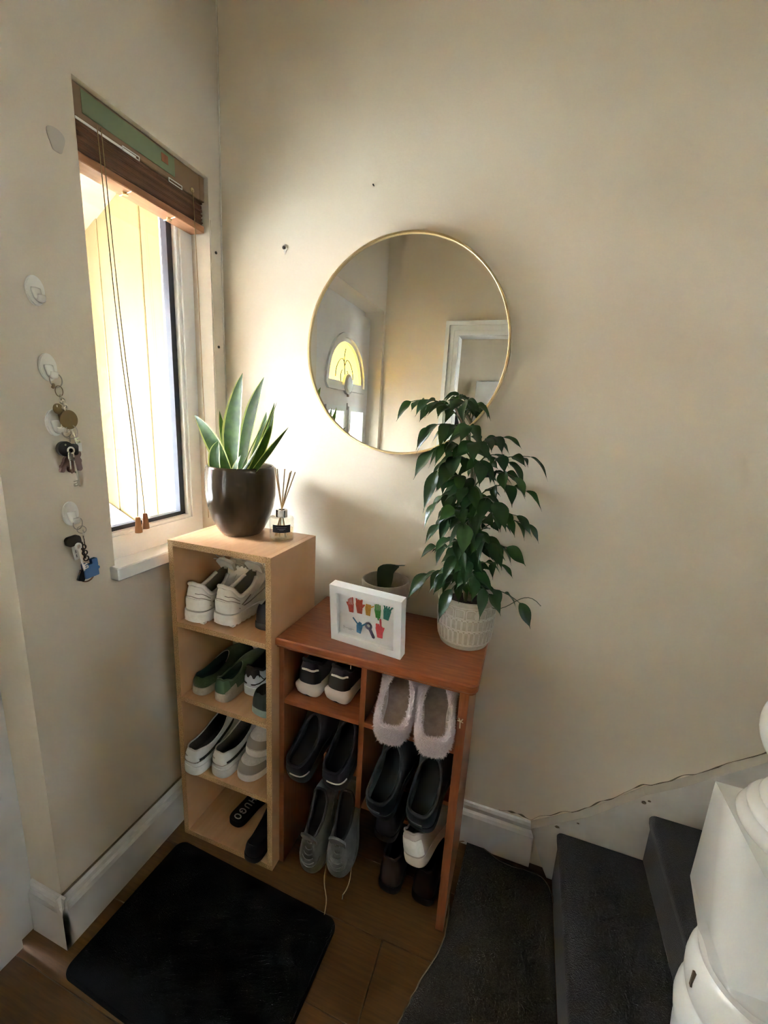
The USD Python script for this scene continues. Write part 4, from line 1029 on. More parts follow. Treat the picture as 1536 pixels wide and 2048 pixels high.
# ------------------------------------------------------------------ shoes
def mats_shoe():
    MT['tr_white'] = mat('white_trainer_leather', (0.82, 0.79, 0.71), 0.5, col2=(0.77, 0.73, 0.65), nscale=40)
    MT['tr_sole'] = mat('white_trainer_sole', (0.82, 0.80, 0.74), 0.6, col2=(0.75, 0.72, 0.65), nscale=60)
    MT['tr_lining'] = mat('grey_beige_lining', (0.46, 0.40, 0.32), 0.9)
    MT['tr_line'] = mat('taupe_line', (0.24, 0.20, 0.15), 0.7)
    MT['lace_cream'] = mat('cream_lace', (0.70, 0.62, 0.49), 0.8)
    MT['green'] = mat('green_canvas', (0.045, 0.078, 0.030), 0.85, col2=(0.060, 0.100, 0.042), nscale=200, sheen=0.2)
    MT['green_heel'] = mat('sage_green', (0.085, 0.160, 0.085), 0.7)
    MT['green_in'] = mat('dark_green_lining', (0.010, 0.036, 0.025), 0.9)
    MT['cream_sole'] = mat('cream_rubber', (0.48, 0.43, 0.33), 0.7, col2=(0.40, 0.35, 0.26), nscale=90)
    MT['cool_white'] = mat('cool_white_leather', (0.62, 0.68, 0.74), 0.45)
    MT['cool_sole'] = mat('cool_white_sole', (0.68, 0.74, 0.78), 0.5)
    MT['blk'] = mat('black_textile', (0.008, 0.008, 0.009), 0.85)
    MT['blk_leather'] = mat('black_leather', (0.010, 0.010, 0.011), 0.4)
    MT['mint'] = mat('mint_sole', (0.36, 0.43, 0.36), 0.6, col2=(0.30, 0.37, 0.31), nscale=60)
    MT['dkgreen'] = mat('dark_green_suede', (0.020, 0.028, 0.022), 0.8, sheen=0.1)
    MT['court'] = mat('court_white', (0.70, 0.71, 0.68), 0.5, col2=(0.64, 0.65, 0.62), nscale=50)
    MT['court_in'] = mat('charcoal_lining', (0.07, 0.06, 0.055), 0.9, col2=(0.10, 0.09, 0.08), nscale=200)
    MT['skate_grey'] = mat('taupe_suede', (0.33, 0.30, 0.25), 0.9, sheen=0.2)
    MT['skate_white'] = mat('off_white_mesh', (0.62, 0.60, 0.55), 0.7, col2=(0.54, 0.52, 0.47), nscale=120)
    MT['plum'] = mat('dark_plum_knit', (0.030, 0.022, 0.030), 0.8, sheen=0.2)
    MT['runner_sole'] = mat('ivory_foam', (0.66, 0.58, 0.50), 0.6)
    MT['fluff'] = mat('pale_pink_fleece', (0.72, 0.61, 0.62), 0.95, sheen=0.6, col2=(0.79, 0.69, 0.69), nscale=150)
    MT['fluff_in'] = mat('slipper_insole', (0.40, 0.31, 0.27), 0.95, sheen=0.4, col2=(0.48, 0.385, 0.345), nscale=60)
    MT['navy'] = mat('dark_navy_foam', (0.010, 0.014, 0.018), 0.55)
    MT['navy_in'] = mat('dark_slate_lining', (0.018, 0.026, 0.030), 0.8)
    MT['grey_rim'] = mat('slate_grey_rim', (0.075, 0.085, 0.090), 0.6)
    MT['aub'] = mat('dark_aubergine', (0.012, 0.010, 0.015), 0.7)
    MT['gry'] = mat('worn_grey_leather', (0.17, 0.17, 0.155), 0.5, col2=(0.11, 0.11, 0.10), nscale=35)
    MT['gry_dark'] = mat('dark_grey_lining', (0.035, 0.033, 0.033), 0.9)
    MT['boot'] = mat('dark_brown_boot', (0.020, 0.010, 0.008), 0.45)
    MT['blush'] = mat('blush_trainer', (0.55, 0.47, 0.42), 0.6)
    MT['letter'] = mat('white_lettering', (0.52, 0.50, 0.46), 0.6)


mats_shoe()
# outline control points (x/half-width, y/L) and matching rim points (x/half-width, y/throat, z-key)
OUT = [(0, 0), (0.40, 0.012), (0.66, 0.06), (0.73, 0.15), (0.72, 0.28), (0.74, 0.42), (0.90, 0.58), (1.0, 0.72), (0.92, 0.86), (0.58, 0.965), (0, 1.0)]
RIM = [(0, 0.055), (0.26, 0.075), (0.44, 0.15), (0.52, 0.30), (0.54, 0.48), (0.52, 0.66), (0.44, 0.80), (0.33, 0.90), (0.22, 0.955), (0.11, 0.99), (0, 1.0)]


class Shoe:
    def __init__(s, L=0.28, W=0.105, sole=0.03, zh=0.10, zs=0.075, zi=0.12, thr=0.56, toe=0.058, spring=0.012, N=72, Mv=14, ow=1.0, bulge=1.0, backless=False):
        s.L, s.W, s.sole, s.zh, s.zs, s.zi, s.thr, s.toe, s.spring, s.N, s.Mv = L, W, sole, zh, zs, zi, thr, toe, spring, N, Mv
        h = W / 2
        o = [(x * h, y * L) for x, y in OUT]
        o = np.array(o + [(-x * (0.96 if 2 < i < 9 else 1), y) for i, (x, y) in list(enumerate(o))[-2:0:-1]] + [o[0]])
        zk = [zh, zh - 0.004, zh - 0.30 * (zh - zs), zs, zs + 0.02 * (zi - zs), zs + 0.22 * (zi - zs), zs + 0.5 * (zi - zs), zs + 0.74 * (zi - zs), zs + 0.9 * (zi - zs), zi - 0.001, zi]
        r = [(x * h * ow, (y * thr) * L, z) for (x, y), z in zip(RIM, zk)]
        r = np.array(r + [(-x, y, z) for x, y, z in r[-2:0:-1]] + [r[0]])
        K = len(o)
        u = np.linspace(0, 1, K)
        s.fo = CubicSpline(u, o, bc_type='periodic')
        s.fr = CubicSpline(u, r, bc_type='periodic')
        wt = np.array([0, 0, 0, 0.0, 0.05, 0.25, 0.55, 0.85, 1, 1, 1, 1, 1, 0.85, 0.55, 0.25, 0.05, 0, 0, 0, 0.0])
        s.fw = CubicSpline(u, wt, bc_type='periodic')
        s.bulge = bulge

    def lift(s, y):
        t = np.clip((y / s.L - 0.68) / 0.32, 0, 1)
        return s.spring * t * t

    def S(s, u, v):
        """point(s) of the upper: u round the shoe from the heel, v from sole to rim"""
        u, v = np.broadcast_arrays(np.asarray(u, float) % 1.0, np.asarray(v, float))
        B2, C, w = s.fo(u), s.fr(u), s.fw(u)
        Bx, By = B2[..., 0] * 0.985, s.L * 0.006 + B2[..., 1] * 0.988
        Bz = s.sole + 0 * Bx
        side = s.sole + 0.62 * (C[..., 2] - s.sole)
        toez = s.sole + s.toe * 1.25
        Mz = side * (1 - w) + toez * w
        k = 0.10 * (1 - w) + 0.05 * w
        Mx = Bx * (1 - k) + C[..., 0] * k
        Mx = Mx * (1 + 0.04 * s.bulge)
        My = By * (1 - k) + C[..., 1] * k - 0.006 * s.bulge * (1 - w) * (u < 0.07) - 0.006 * s.bulge * (u > 0.93)
        a, b, c_ = (1 - v) ** 2, 2 * v * (1 - v), v ** 2
        P = np.stack([a * Bx + b * Mx + c_ * C[..., 0], a * By + b * My + c_ * C[..., 1], a * Bz + b * Mz + c_ * C[..., 2]], -1)
        P[..., 2] += s.lift(P[..., 1])
        return P

    def off(s, u, v, d):
        e = 1e-3
        du = s.S(u + e, v) - s.S(u - e, v)
        dv = s.S(u, np.clip(v + e, 0, 1)) - s.S(u, np.clip(v - e, 0, 1))
        n = np.cross(du, dv)
        n /= np.linalg.norm(n, axis=-1, keepdims=True) + 1e-12
        return s.S(u, v) + d * n

    def uu(s):
        return np.linspace(0, 1, s.N, endpoint=False)

    def upper(s):
        u = s.uu()
        v = np.linspace(0, 1, s.Mv)
        return grid(s.S(u[:, None], v[None, :]), True)

    def ring_at(s, sc, z, dy=0.0):
        o = s.fo(s.uu())
        c0 = np.array([0, s.L * 0.5])
        q = c0 + (o - c0) * np.array([sc, 1 + (sc - 1) * 0.42])
        return np.stack([q[:, 0], q[:, 1] + dy, z + s.lift(q[:, 1])], -1)

    def soleof(s, layers, cap=True):
        """layers: (scale, z) from the ground up"""
        R = np.stack([s.ring_at(a, z) for a, z in layers], 1)
        m = grid(R, True)
        lo, hi = s.ring_at(layers[0][0], layers[0][1]), s.ring_at(layers[-1][0], layers[-1][1])
        ms = [m]
        for rg, fl in ((lo, True), (hi, False)):
            c_ = np.array([[0, s.L * 0.5, rg[:, 2].min() if fl else rg[:, 2].mean()]])
            v = np.vstack([rg, c_])
            i = np.arange(s.N)
            f = np.stack([i, (i + 1) % s.N, np.full(s.N, s.N)], 1)
            ms.append(trimesh.Trimesh(v, f[:, ::-1] if fl else f, process=False))
        return trimesh.util.concatenate(ms)

    def lining(s):
        u = s.uu()
        C = s.S(u, np.ones_like(u))
        o = s.fo(u)
        ins = np.stack([o[:, 0] * 0.80, s.L * 0.045 + o[:, 1] * 0.90, s.sole + 0.006 + s.lift(o[:, 1])], -1)
        mid = C * 0.45 + ins * 0.55
        mid[:, :2] = C[:, :2] * 0.3 + ins[:, :2] * 0.7
        w = s.fw(u)[:, None]
        mid = np.where(w > 0.4, C * 0.6 + ins * 0.4 - np.array([0, 0, 0.006]), mid)
        Cl = C.copy()
        Cl[:, :2] += (np.array([0, s.thr * s.L * 0.5]) - C[:, :2]) * 0.035
        R = np.stack([Cl, Cl * 0.7 + mid * 0.3, mid, mid * 0.4 + ins * 0.6, ins], 1)
        m = grid(R, True, True)
        c_ = np.array([[0, s.L * 0.45, s.sole + 0.006]])
        i = np.arange(s.N)
        fan = trimesh.Trimesh(np.vstack([ins, c_]), np.stack([i, (i + 1) % s.N, np.full(s.N, s.N)], 1), process=False)
        return m, fan

    def rim(s, r=0.0035, sq=1.0, u0=0.0, u1=1.0, n=72):
        if u1 - u0 >= 1:
            u = np.linspace(0, 1, n, endpoint=False)
            return tube(s.S(u, np.ones_like(u)), r, 8, closed=True)
        u = np.linspace(u0, u1, n)
        return tube(s.S(u, np.ones_like(u)), r, 8)

    def patch(s, us, v0, v1, d=0.0012, nv=6):
        us = np.asarray(us, float)
        v0 = np.broadcast_to(v0, us.shape)
        v1 = np.broadcast_to(v1, us.shape)
        t = np.linspace(0, 1, nv)
        V = v0[:, None] * (1 - t) + v1[:, None] * t
        U = np.broadcast_to(us[:, None], V.shape)
        P = s.off(U, V, d)
        Q = s.off(U, V, -0.0015)
        edge = np.concatenate([np.concatenate([Q[:, :1], P, Q[:, -1:]], 1)], 0)
        return grid(edge)

    def line(s, us, vs, r=0.001, d=0.0008):
        return tube(s.off(np.asarray(us, float), np.asarray(vs, float), d), r, 6)

    def lace_rows(s, n=5, r=0.0024, du=0.075, v0=0.93, v1=0.55):
        ms = []
        for k in range(n):
            v = v0 + (v1 - v0) * k / max(1, n - 1)
            ddu = du * (1 + 0.25 * k / n)
            u = np.linspace(0.5 - ddu, 0.5 + ddu, 11)
            ms.append(tube(s.off(u, np.full(11, v), 0.003 + 0.002 * np.sin(np.linspace(0, math.pi, 11))[:, None]), r, 6))
        return trimesh.util.concatenate(ms)

    def tongue(s, up=0.045, w=0.036, lean=0.35, th=0.006):
        y0 = s.thr * s.L
        rows = []
        for t in np.linspace(0, 1, 9):
            y = y0 + 0.012 - (0.02 + lean * up) * t
            z = s.zi - 0.006 + up * t + s.lift(y0)
            hw = w * (0.85 + 0.2 * t) * (1 if t < 0.9 else 0.86)
            rows.append([(hw * u, y + 0.010 * u * u, z - 0.010 * u * u) for u in np.linspace(-1, 1, 9)])
        P = np.array(rows)
        Q = P + np.array([0, -th, -th * 0.35])
        loop = np.concatenate([P, Q[:, ::-1]], 1)
        m = grid(loop.transpose(1, 0, 2), True)
        capt = np.stack([P[-1], Q[-1]], 0)
        return trimesh.util.concatenate([m, grid(capt)])


def bow(c, r=0.0018, s=1.0):
    c = np.array(c)
    A = [(0, 0, 0), (-0.018, -0.004, 0.012), (-0.030, -0.006, 0.022), (-0.024, -0.002, 0.028), (-0.008, 0, 0.014), (0.001, 0, 0.002)]
    B = [(0, 0, 0), (-0.020, 0.004, 0.003), (-0.040, -0.004, 0.006)]
    D = [(0, 0, 0), (0.016, 0.004, 0.010), (0.026, 0.002, 0.008), (0.020, -0.006, 0.0), (0.004, -0.002, 0.001)]
    return trimesh.util.concatenate([tube(spline(c + s * np.array(q), 18), r, 6) for q in (A, B, D)])


CHUNK = lambda h, f=1.04: [(0.93, 0.0), (0.985 * f, 0.003), (1.0 * f, 0.30 * h), (0.985 * f, 0.34 * h), (1.0 * f, 0.38 * h), (1.0 * f, 0.62 * h), (0.985 * f, 0.66 * h), (0.995 * f, 0.70 * h), (0.975 * f, 0.97 * h), (0.95, h)]
CUP = lambda h, f=1.02: [(0.95, 0.0), (1.0 * f, 0.003), (1.01 * f, 0.5 * h), (1.0 * f, 0.93 * h), (0.985 * f, h), (0.94, h)]


def put(name, label, cat, loc, rot, group):
    return thing(name, label, cat, loc, rot, group)


# --- white chunky trainers
def white_trainer(loc, rot, label):
    t = put('white_trainer', label, 'shoe', loc, rot, 'pair of chunky white trainers')
    s = Shoe(0.275, 0.106, 0.036, 0.120, 0.082, 0.130, 0.54, 0.055, ow=1.10)
    obj('sole', s.soleof(CHUNK(0.036, 1.12)), 'tr_sole', t, 50)
    obj('sole_tread', cat_(*[box(x - 0.007, x + 0.007, y - 0.006, y + 0.006, -0.003, 0.002) for y in np.linspace(0.012, 0.25, 12) for x in ((-0.03, 0.0, 0.03) if y < 0.14 else (-0.036, -0.012, 0.012, 0.036))]), 'tr_sole', t)
    obj('upper', s.upper(), 'tr_white', t, True)
    li, ins = s.lining()
    obj('lining', li, 'tr_lining', t, True)
    obj('insole', ins, 'tr_lining', t, True)
    obj('padded_collar', s.rim(0.0062, u0=-0.33, u1=0.33), 'tr_white', t, True)
    obj('tongue', s.tongue(0.040, 0.030, 0.15, 0.011), 'tr_white', t, 50)
    obj('heel_counter', s.patch(np.linspace(-0.13, 0.13, 30), 0.02, 0.42, 0.003), 'tr_white', t, 60)
    obj('heel_tab', s.patch(np.linspace(-0.035, 0.035, 10), 0.62, 0.9, 0.004), 'tr_white', t, 60)
    obj('side_overlay', s.patch(np.linspace(0.17, 0.34, 16), 0.05, np.linspace(0.3, 0.75, 16), 0.002), 'tr_white', t, 60)
    obj('side_overlay', s.patch(np.linspace(-0.34, -0.17, 16), 0.05, np.linspace(0.75, 0.3, 16), 0.002), 'tr_white', t, 60)
    obj('seam', cat_(*[s.line(np.linspace(-0.14, 0.14, 30), np.full(30, v) + 0.02 * np.cos(np.linspace(-3, 3, 30)), 0.0010) for v in (0.20, 0.46, 0.62)]), 'tr_line', t, True)
    a = np.linspace(0, 1, 24)
    # tick-shaped outline on either side
    for sg in (1, -1):
        u = np.r_[0.150 + 0.10 * (1 - a) ** 1.0 * 0 + 0.0 * a, 0.0 * a]
        lo_u = 0.150 + 0.21 * a
        lo_v = 0.44 - 0.26 * np.sin(np.pi * np.minimum(1, a * 1.6 + 0.0) * 0.5) * (1 - a) + 0.30 * a ** 2
        up_u = 0.150 + 0.21 * a
        tick = s.line(sg * np.r_[0.215, 0.175, 0.150, 0.165, 0.20, 0.25, 0.31, 0.36], np.r_[0.66, 0.52, 0.38, 0.30, 0.30, 0.36, 0.46, 0.58], 0.0015, 0.003)
        obj('tick_outline', tick, 'tr_line', t, True)
    obj('laces', s.lace_rows(6, 0.0026, 0.055, 0.95, 0.5), 'lace_cream', t, True)
    obj('lace_bow', bow((0.0, s.thr * s.L + 0.004, s.zi + 0.010), 0.0020, 1.25), 'lace_cream', t, True)
    return t


S1, S2, S3 = 0.790, 0.534, 0.270
wt_ = white_trainer((0.1185, -0.322, S1 + 0.003), (0, 0, -2), 'left shoe of the chunky white trainers in the top compartment')
copy_of(wt_, 'right shoe of the chunky white trainers in the top compartment', (0.2070, -0.300, S1 + 0.003), (0, 0, -4))


# --- plain slip on / court shoes
def slip_on(name, label, loc, rot, group, shoe, m_up, m_in, m_sole, m_rim=None, heel=None, heel_v=(0.0, 0.8), sole_f=1.03, rim_r=0.003, rim_part=None, sole_prof=CUP, cat='shoe', foxing=None):
    t = put(name, label, cat, loc, rot, group)
    s = shoe
    obj('sole', s.soleof(sole_prof(s.sole, sole_f)), m_sole, t, 50)
    obj('upper', s.upper(), m_up, t, True)
    li, ins = s.lining()
    obj('lining', li, m_in, t, True)
    obj('insole', ins, m_in, t, True)
    if m_rim:
        obj('piped_rim', s.rim(rim_r) if rim_part is None else s.rim(rim_r, 1, *rim_part), m_rim, t, True)
    if heel:
        obj('heel_patch', s.patch(np.linspace(-0.11, 0.11, 24), heel_v[0], heel_v[1], 0.0016), heel, t, 60)
    return t, s


g1_ = 'pair of green canvas slip-ons'
gs, s_ = slip_on('green_slip_on', 'left green canvas slip-on with cream sole, second compartment from the top', (0.112, -0.312, S2), (0, 0, -4), g1_, Shoe(0.25, 0.084, 0.028, 0.062, 0.056, 0.085, 0.55, 0.040, ow=1.12), 'green', 'green_in', 'cream_sole', 'cream_sole', rim_r=0.0016, rim_part=(0.28, 0.72))
gs2, s_ = slip_on('green_slip_on', 'right green canvas slip-on with sage heel and trodden-down collar', (0.199, -0.312, S2), (0, 0, -2), g1_, Shoe(0.25, 0.080, 0.030, 0.078, 0.064, 0.085, 0.42, 0.044), 'green', 'green_in', 'cream_sole', 'green', heel='green_heel', heel_v=(0.02, 0.92), rim_r=0.003)
obj('sole_side', s_.patch(np.r_[np.linspace(0.06, 0.16, 12)], 0.0, np.linspace(0.1, 0.5, 12), 0.003), 'cream_sole', gs2, 60)


def bw_trainer(loc, rot, label):
    t = put('black_white_trainer', label, 'shoe', loc, rot, 'pair of black and white trainers')
    s = Shoe(0.225, 0.088, 0.030, 0.098, 0.078, 0.112, 0.56, 0.045)
    obj('sole', s.soleof(CUP(0.030, 1.03)), 'cool_sole', t, 50)
    obj('upper', s.upper(), 'cool_white', t, True)
    li, ins = s.lining()
    obj('lining', li, 'blk', t, True)
    obj('insole', ins, 'blk', t, True)
    obj('padded_collar', s.rim(0.0045), 'blk', t, True)
    uz = np.linspace(-0.11, 0.11, 15)
    obj('heel_flash', s.patch(uz, np.where(np.arange(15) % 4 < 2, 0.62, 0.48), 0.97, 0.0016), 'blk', t, 60)
    obj('black_line', cat_(s.line(np.linspace(-0.11, -0.025, 10), np.full(10, 0.20) - 0.04 * np.linspace(0, 1, 10), 0.0018), s.line(np.linspace(0.025, 0.11, 10), np.full(10, 0.16) + 0.04 * np.linspace(0, 1, 10), 0.0018), s.line(np.r_[0.11, 0.14, 0.19], np.r_[0.62, 0.38, 0.12], 0.0014), s.line(np.r_[0.10, 0.15, 0.22], np.r_[0.2, 0.28, 0.46], 0.0020)), 'blk', t, True)
    obj('tongue', s.tongue(0.036, 0.027, 0.35, 0.008), 'blk', t, 50)
    obj('tongue_lining', xf(s.tongue(0.026, 0.020, 0.35, 0.003), tr(0, -0.009, 0.002)), 'cool_white', t, 50)
    obj('laces', s.lace_rows(4, 0.0024, 0.06), 'blk', t, True)
    return t


bw = bw_trainer((0.262, -0.250, S2), (0, 0, -5), 'black and white trainer facing out its striped heel, beside the green slip-ons')
copy_of(bw, 'black and white trainer half hidden behind the right upright of the tall shelf', (0.340, -0.200, S2 + 0.030), (0, 0, -6))
slip_on('dark_green_shoe', 'dark green shoe with pale mint sole at the front right of the second compartment', (0.343, -0.318, S2), (0, 0, -10), None, Shoe(0.10, 0.086, 0.024, 0.075, 0.075, 0.06, 0.8, 0.03, spring=0.002), 'dkgreen', 'blk', 'mint', None)
slip_on('black_shoe', 'plain black shoe squeezed beside the white trainers in the top compartment', (0.335, -0.275, S1), (0, 0, 6), None, Shoe(0.18, 0.094, 0.022, 0.082, 0.064, 0.085, 0.5, 0.045), 'blk_leather', 'blk', 'blk', None)


def court(loc, rot, label):
    s = Shoe(0.275, 0.100, 0.032, 0.088, 0.080, 0.130, 0.62, 0.05, ow=1.12)
    t, s = slip_on('white_court_trainer', label, loc, rot, 'pair of white trainers with a black swoosh', s, 'court', 'court_in', 'court', 'skate_white', rim_r=0.0024)
    obj('heel_seam', s.line(np.linspace(-0.12, 0.12, 20), np.full(20, 0.30) - 0.06 * np.cos(np.linspace(-1.5, 1.5, 20)), 0.0008), 'tr_line', t, True)
    a = np.linspace(0, 1, 18)
    for sg in (1, -1):
        u = sg * (0.085 + 0.25 * a)
        mid = 0.36 + 0.38 * a ** 1.3
        hw = 0.085 * np.sin(np.pi * np.clip(0.08 + a * 0.9, 0, 1)) ** 0.8 + 0.012
        obj('black_swoosh', s.patch(u if sg > 0 else u[::-1], (mid - hw) if sg > 0 else (mid - hw)[::-1], (mid + hw) if sg > 0 else (mid + hw)[::-1], 0.0016), 'blk_leather', t, 60)
    obj('heel_print', s.line(np.linspace(-0.07, -0.02, 6), np.array([0.62, 0.55, 0.63, 0.54, 0.60, 0.56]), 0.0008), 'tr_line', t, True)
    obj('tongue', s.tongue(0.030, 0.030, 0.3, 0.007), 'court_in', t, 50)
    return t


cs = court((0.107, -0.352, S3), (0, 0, -3), 'left white trainer with black swoosh, third compartment from the top')
copy_of(cs, 'right white trainer with black swoosh, third compartment from the top', (0.193, -0.328, S3), (0, 0, -5))


def skate(loc, rot, label):
    t = put('grey_white_trainer', label, 'shoe', loc, rot, 'pair of grey and white trainers, toes outward')
    s = Shoe(0.24, 0.088, 0.024, 0.085, 0.062, 0.088, 0.55, 0.042, spring=0.006)
    obj('sole', s.soleof(CUP(0.024, 1.03)), 'tr_sole', t, 50)
    obj('upper', s.upper(), 'skate_white', t, True)
    li, ins = s.lining()
    obj('lining', li, 'tr_lining', t, True)
    obj('insole', ins, 'tr_lining', t, True)
    obj('padded_collar', s.rim(0.004, 1, -0.3, 0.3), 'skate_white', t, True)
    obj('toe_band', s.patch(np.linspace(0.33, 0.67, 36), 0.03, 0.30, 0.0016), 'skate_grey', t, 60)
    obj('tongue', s.tongue(0.03, 0.026, 0.35, 0.007), 'skate_white', t, 50)
    obj('laces', s.lace_rows(5, 0.0022, 0.055, 0.95, 0.66), 'skate_white', t, True)
    obj('eyelets', cat_(*[trimesh.creation.icosphere(1, 0.0022).apply_translation(s.off(np.array(0.5 + sg * 0.062), np.array(v), 0.002)) for sg in (-1, 1) for v in np.linspace(0.95, 0.66, 5)]), 'blk', t)
    return t


sk = skate((0.318, -0.078, S3), (0, 0, 170), 'lower of the stacked grey and white trainers, toe outward')
copy_of(sk, 'upper of the stacked grey and white trainers, toe outward, resting on the other', (0.330, -0.050, S3 + 0.058), (3, 0, 170))

# --- bottom compartment: lettered slide and a dark shoe
sl = put('slide_sandal', 'black slide sandal with white letters along its footbed on the bottom board', 'sandal', (0.204, -0.272, 0.0185), (0, 0, -7), None)
s = Shoe(0.24, 0.088, 0.022, 0.05, 0.05, 0.05, 0.5, 0.02, spring=0.004)
obj('footbed', s.soleof([(0.95, 0), (1.0, 0.003), (1.0, 0.018), (0.96, 0.022), (0.90, 0.020)]), 'blk', sl, 50)
sr = []
for yy in np.linspace(0.125, 0.20, 8):
    sr.append([(0.044 * math.cos(a), yy + 0.006 * math.sin(a), 0.012 + 0.052 * math.sin(a) * (1 - 0.3 * (yy - 0.125) / 0.075)) for a in np.linspace(0.05, math.pi - 0.05, 16)])
obj('strap', grid(np.array(sr)), 'blk_leather', sl, True)
for ch, yy in zip('OGUH', (0.022, 0.046, 0.070, 0.094)):
    g = meshkit.text_mesh(ch, 0.019, 0.0012, True)
    g.apply_translation(-g.bounds.mean(0) * np.array([1, 1, 0]))
    g = xf(g, np.diag([1.0, 1.0, 1.0, 1.0]), rotm([0, 0, 1], -90))
    V = np.array(g.vertices)
    V[:, 0] *= 1.35
    g.vertices = V
    obj('letter', xf(g, tr(0.0, yy, 0.0212)), 'letter', sl)
slip_on('dark_suede_shoe', 'long blackish suede shoe at the front right of the bottom compartment', (0.330, -0.352, 0.0185), (0, 0, 0), None, Shoe(0.255, 0.086, 0.020, 0.062, 0.050, 0.075, 0.5, 0.045), 'blk', 'blk', 'blk', None)


# --- low cabinet, top left: runners with ivory soles
def runner(loc, rot, label):
    t = put('black_runner', label, 'shoe', loc, rot, 'pair of dark runners with ivory soles')
    s = Shoe(0.245, 0.100, 0.046, 0.118, 0.094, 0.122, 0.55, 0.04)
    lay = [(0.86, 0.004), (0.96, 0.010), (1.04, 0.022), (1.07, 0.034), (1.03, 0.042), (0.97, 0.050)]
    m = s.soleof(lay)
    V = np.array(m.vertices)
    # flared heel wings
    k = np.exp(-((V[:, 1] - 0.02) / 0.03) ** 2) * np.clip(np.abs(V[:, 0]) / 0.04, 0, 1) * (V[:, 2] < 0.036)
    V[:, 0] += np.sign(V[:, 0]) * 0.006 * k
    V[:, 1] -= 0.010 * k
    m.vertices = V
    obj('sole', m, 'runner_sole', t, 50)
    obj('outsole', s.soleof([(0.84, 0.0), (0.90, 0.002), (0.90, 0.008)]), 'blk', t, 50)
    obj('upper', s.upper(), 'plum', t, True)
    li, ins = s.lining()
    obj('lining', li, 'blk', t, True)
    obj('insole', ins, 'blk', t, True)
    obj('padded_collar', s.rim(0.005, 1, -0.32, 0.32), 'blk', t, True)
    obj('heel_cup', s.patch(np.linspace(-0.12, 0.12, 24), 0.02, 0.55, 0.002), 'blk_leather', t, 60)
    obj('white_stripe', s.patch(np.linspace(-0.045, 0.10, 20), 0.55, 0.63, 0.0022), 'tr_sole', t, 60)
    obj('tongue', s.tongue(0.035, 0.03, 0.3, 0.008), 'blk', t, 50)
    obj('laces', s.lace_rows(5, 0.0024, 0.055), 'blk', t, True)
    return t


rn = runner((0.476, -0.268, 0.603), (0, 0, -4), 'left dark runner with ivory flared sole in the upper left cubby of the cabinet')
copy_of(rn, 'right dark runner with ivory flared sole in the upper left cubby of the cabinet', (0.568, -0.262, 0.603), (0, 0, -6))


# --- fluffy slippers
def slipper(loc, rot, label):
    t = put('fluffy_slipper', label, 'slipper', loc, rot, 'pair of pale pink fluffy slippers')
    s = Shoe(0.245, 0.099, 0.020, 0.064, 0.060, 0.080, 0.70, 0.050, spring=0.0, N=96, Mv=18, ow=1.50, bulge=2.0)
    obj('sole', s.soleof([(0.93, 0), (0.99, 0.004), (1.0, 0.014), (0.97, 0.022)]), 'fluff', t, 50)
    u = np.linspace(0, 1, 160, endpoint=False)
    v = np.linspace(0, 1, 30)
    U, Vv = np.meshgrid(u, v, indexing='ij')
    P = s.off(U, Vv, 0.004)
    P = P + 0.0 * P
    nz = meshkit.fbm(P * 190, 3, 4)
    P2 = s.off(U, Vv, 0.003 + 0.006 * nz[..., None])
    obj('fleece_upper', grid(P2, True), 'fluff', t, True)
    ur = np.linspace(0, 1, 120, endpoint=False)
    rm = tube(s.S(ur, np.ones_like(ur)), 0.0058, 12, closed=True)
    V = np.array(rm.vertices)
    rm.vertices = V + (meshkit.fbm(V * 170, 3, 9)[:, None] - 0.5) * 0.006
    obj('fleece_cuff', rm, 'fluff', t, True)
    li, ins = s.lining()
    obj('lining', li, 'fluff_in', t, True)
    obj('insole', ins, 'fluff_in', t, True)
    # pile: short fibres
    r_ = np.random.default_rng(5)
    n = 9000
    uu, vv = r_.random(n), r_.random(n) ** 0.7
    A = s.off(uu, vv, 0.004)
    B = s.off(uu, vv, 0.011)
    # fibres of the cuff
    n2 = 4000
    u3 = r_.random(n2)
    c3 = s.S(u3, np.ones(n2))
    d3 = r_.normal(0, 1, (n2, 3)) + np.array([0, 0, 0.5])
    d3 /= np.linalg.norm(d3, axis=1, keepdims=True)
    A = np.vstack([A, c3 + d3 * 0.0045])
    B = np.vstack([B, c3 + d3 * 0.0095])
    B += r_.normal(0, 0.0022, B.shape)
    Cm = (A + B) / 2 + r_.normal(0, 0.0009, A.shape)
    cv = UsdGeom.BasisCurves.Define(stage, numbered(str(t.GetPath()) + '/pile'))
    pts = np.stack([A, Cm, B], 1).reshape(-1, 3)
    cv.CreateTypeAttr('linear')
    cv.CreatePointsAttr(Vt.Vec3fArray.FromNumpy(pts.astype(np.float32)))
    cv.CreateCurveVertexCountsAttr(Vt.IntArray.FromNumpy(np.full(len(A), 3, np.int32)))
    cv.CreateWidthsAttr(Vt.FloatArray.FromNumpy(np.tile([0.0009, 0.0007, 0.0003], len(A)).astype(np.float32)))
    cv.SetWidthsInterpolation('vertex')
    UsdShade.MaterialBindingAPI.Apply(cv.GetPrim()).Bind(MT['fluff'])
    cv.GetPrim().SetCustomDataByKey('kind', 'stuff')
    return t


fs = slipper((0.7660, -0.352, 0.604), (22, 0, 6), 'left pale pink fluffy slipper sticking out of the upper right cubby')
copy_of(fs, 'right pale pink fluffy slipper sticking out of the upper right cubby', (0.8750, -0.350, 0.604), (22, 0, 10))

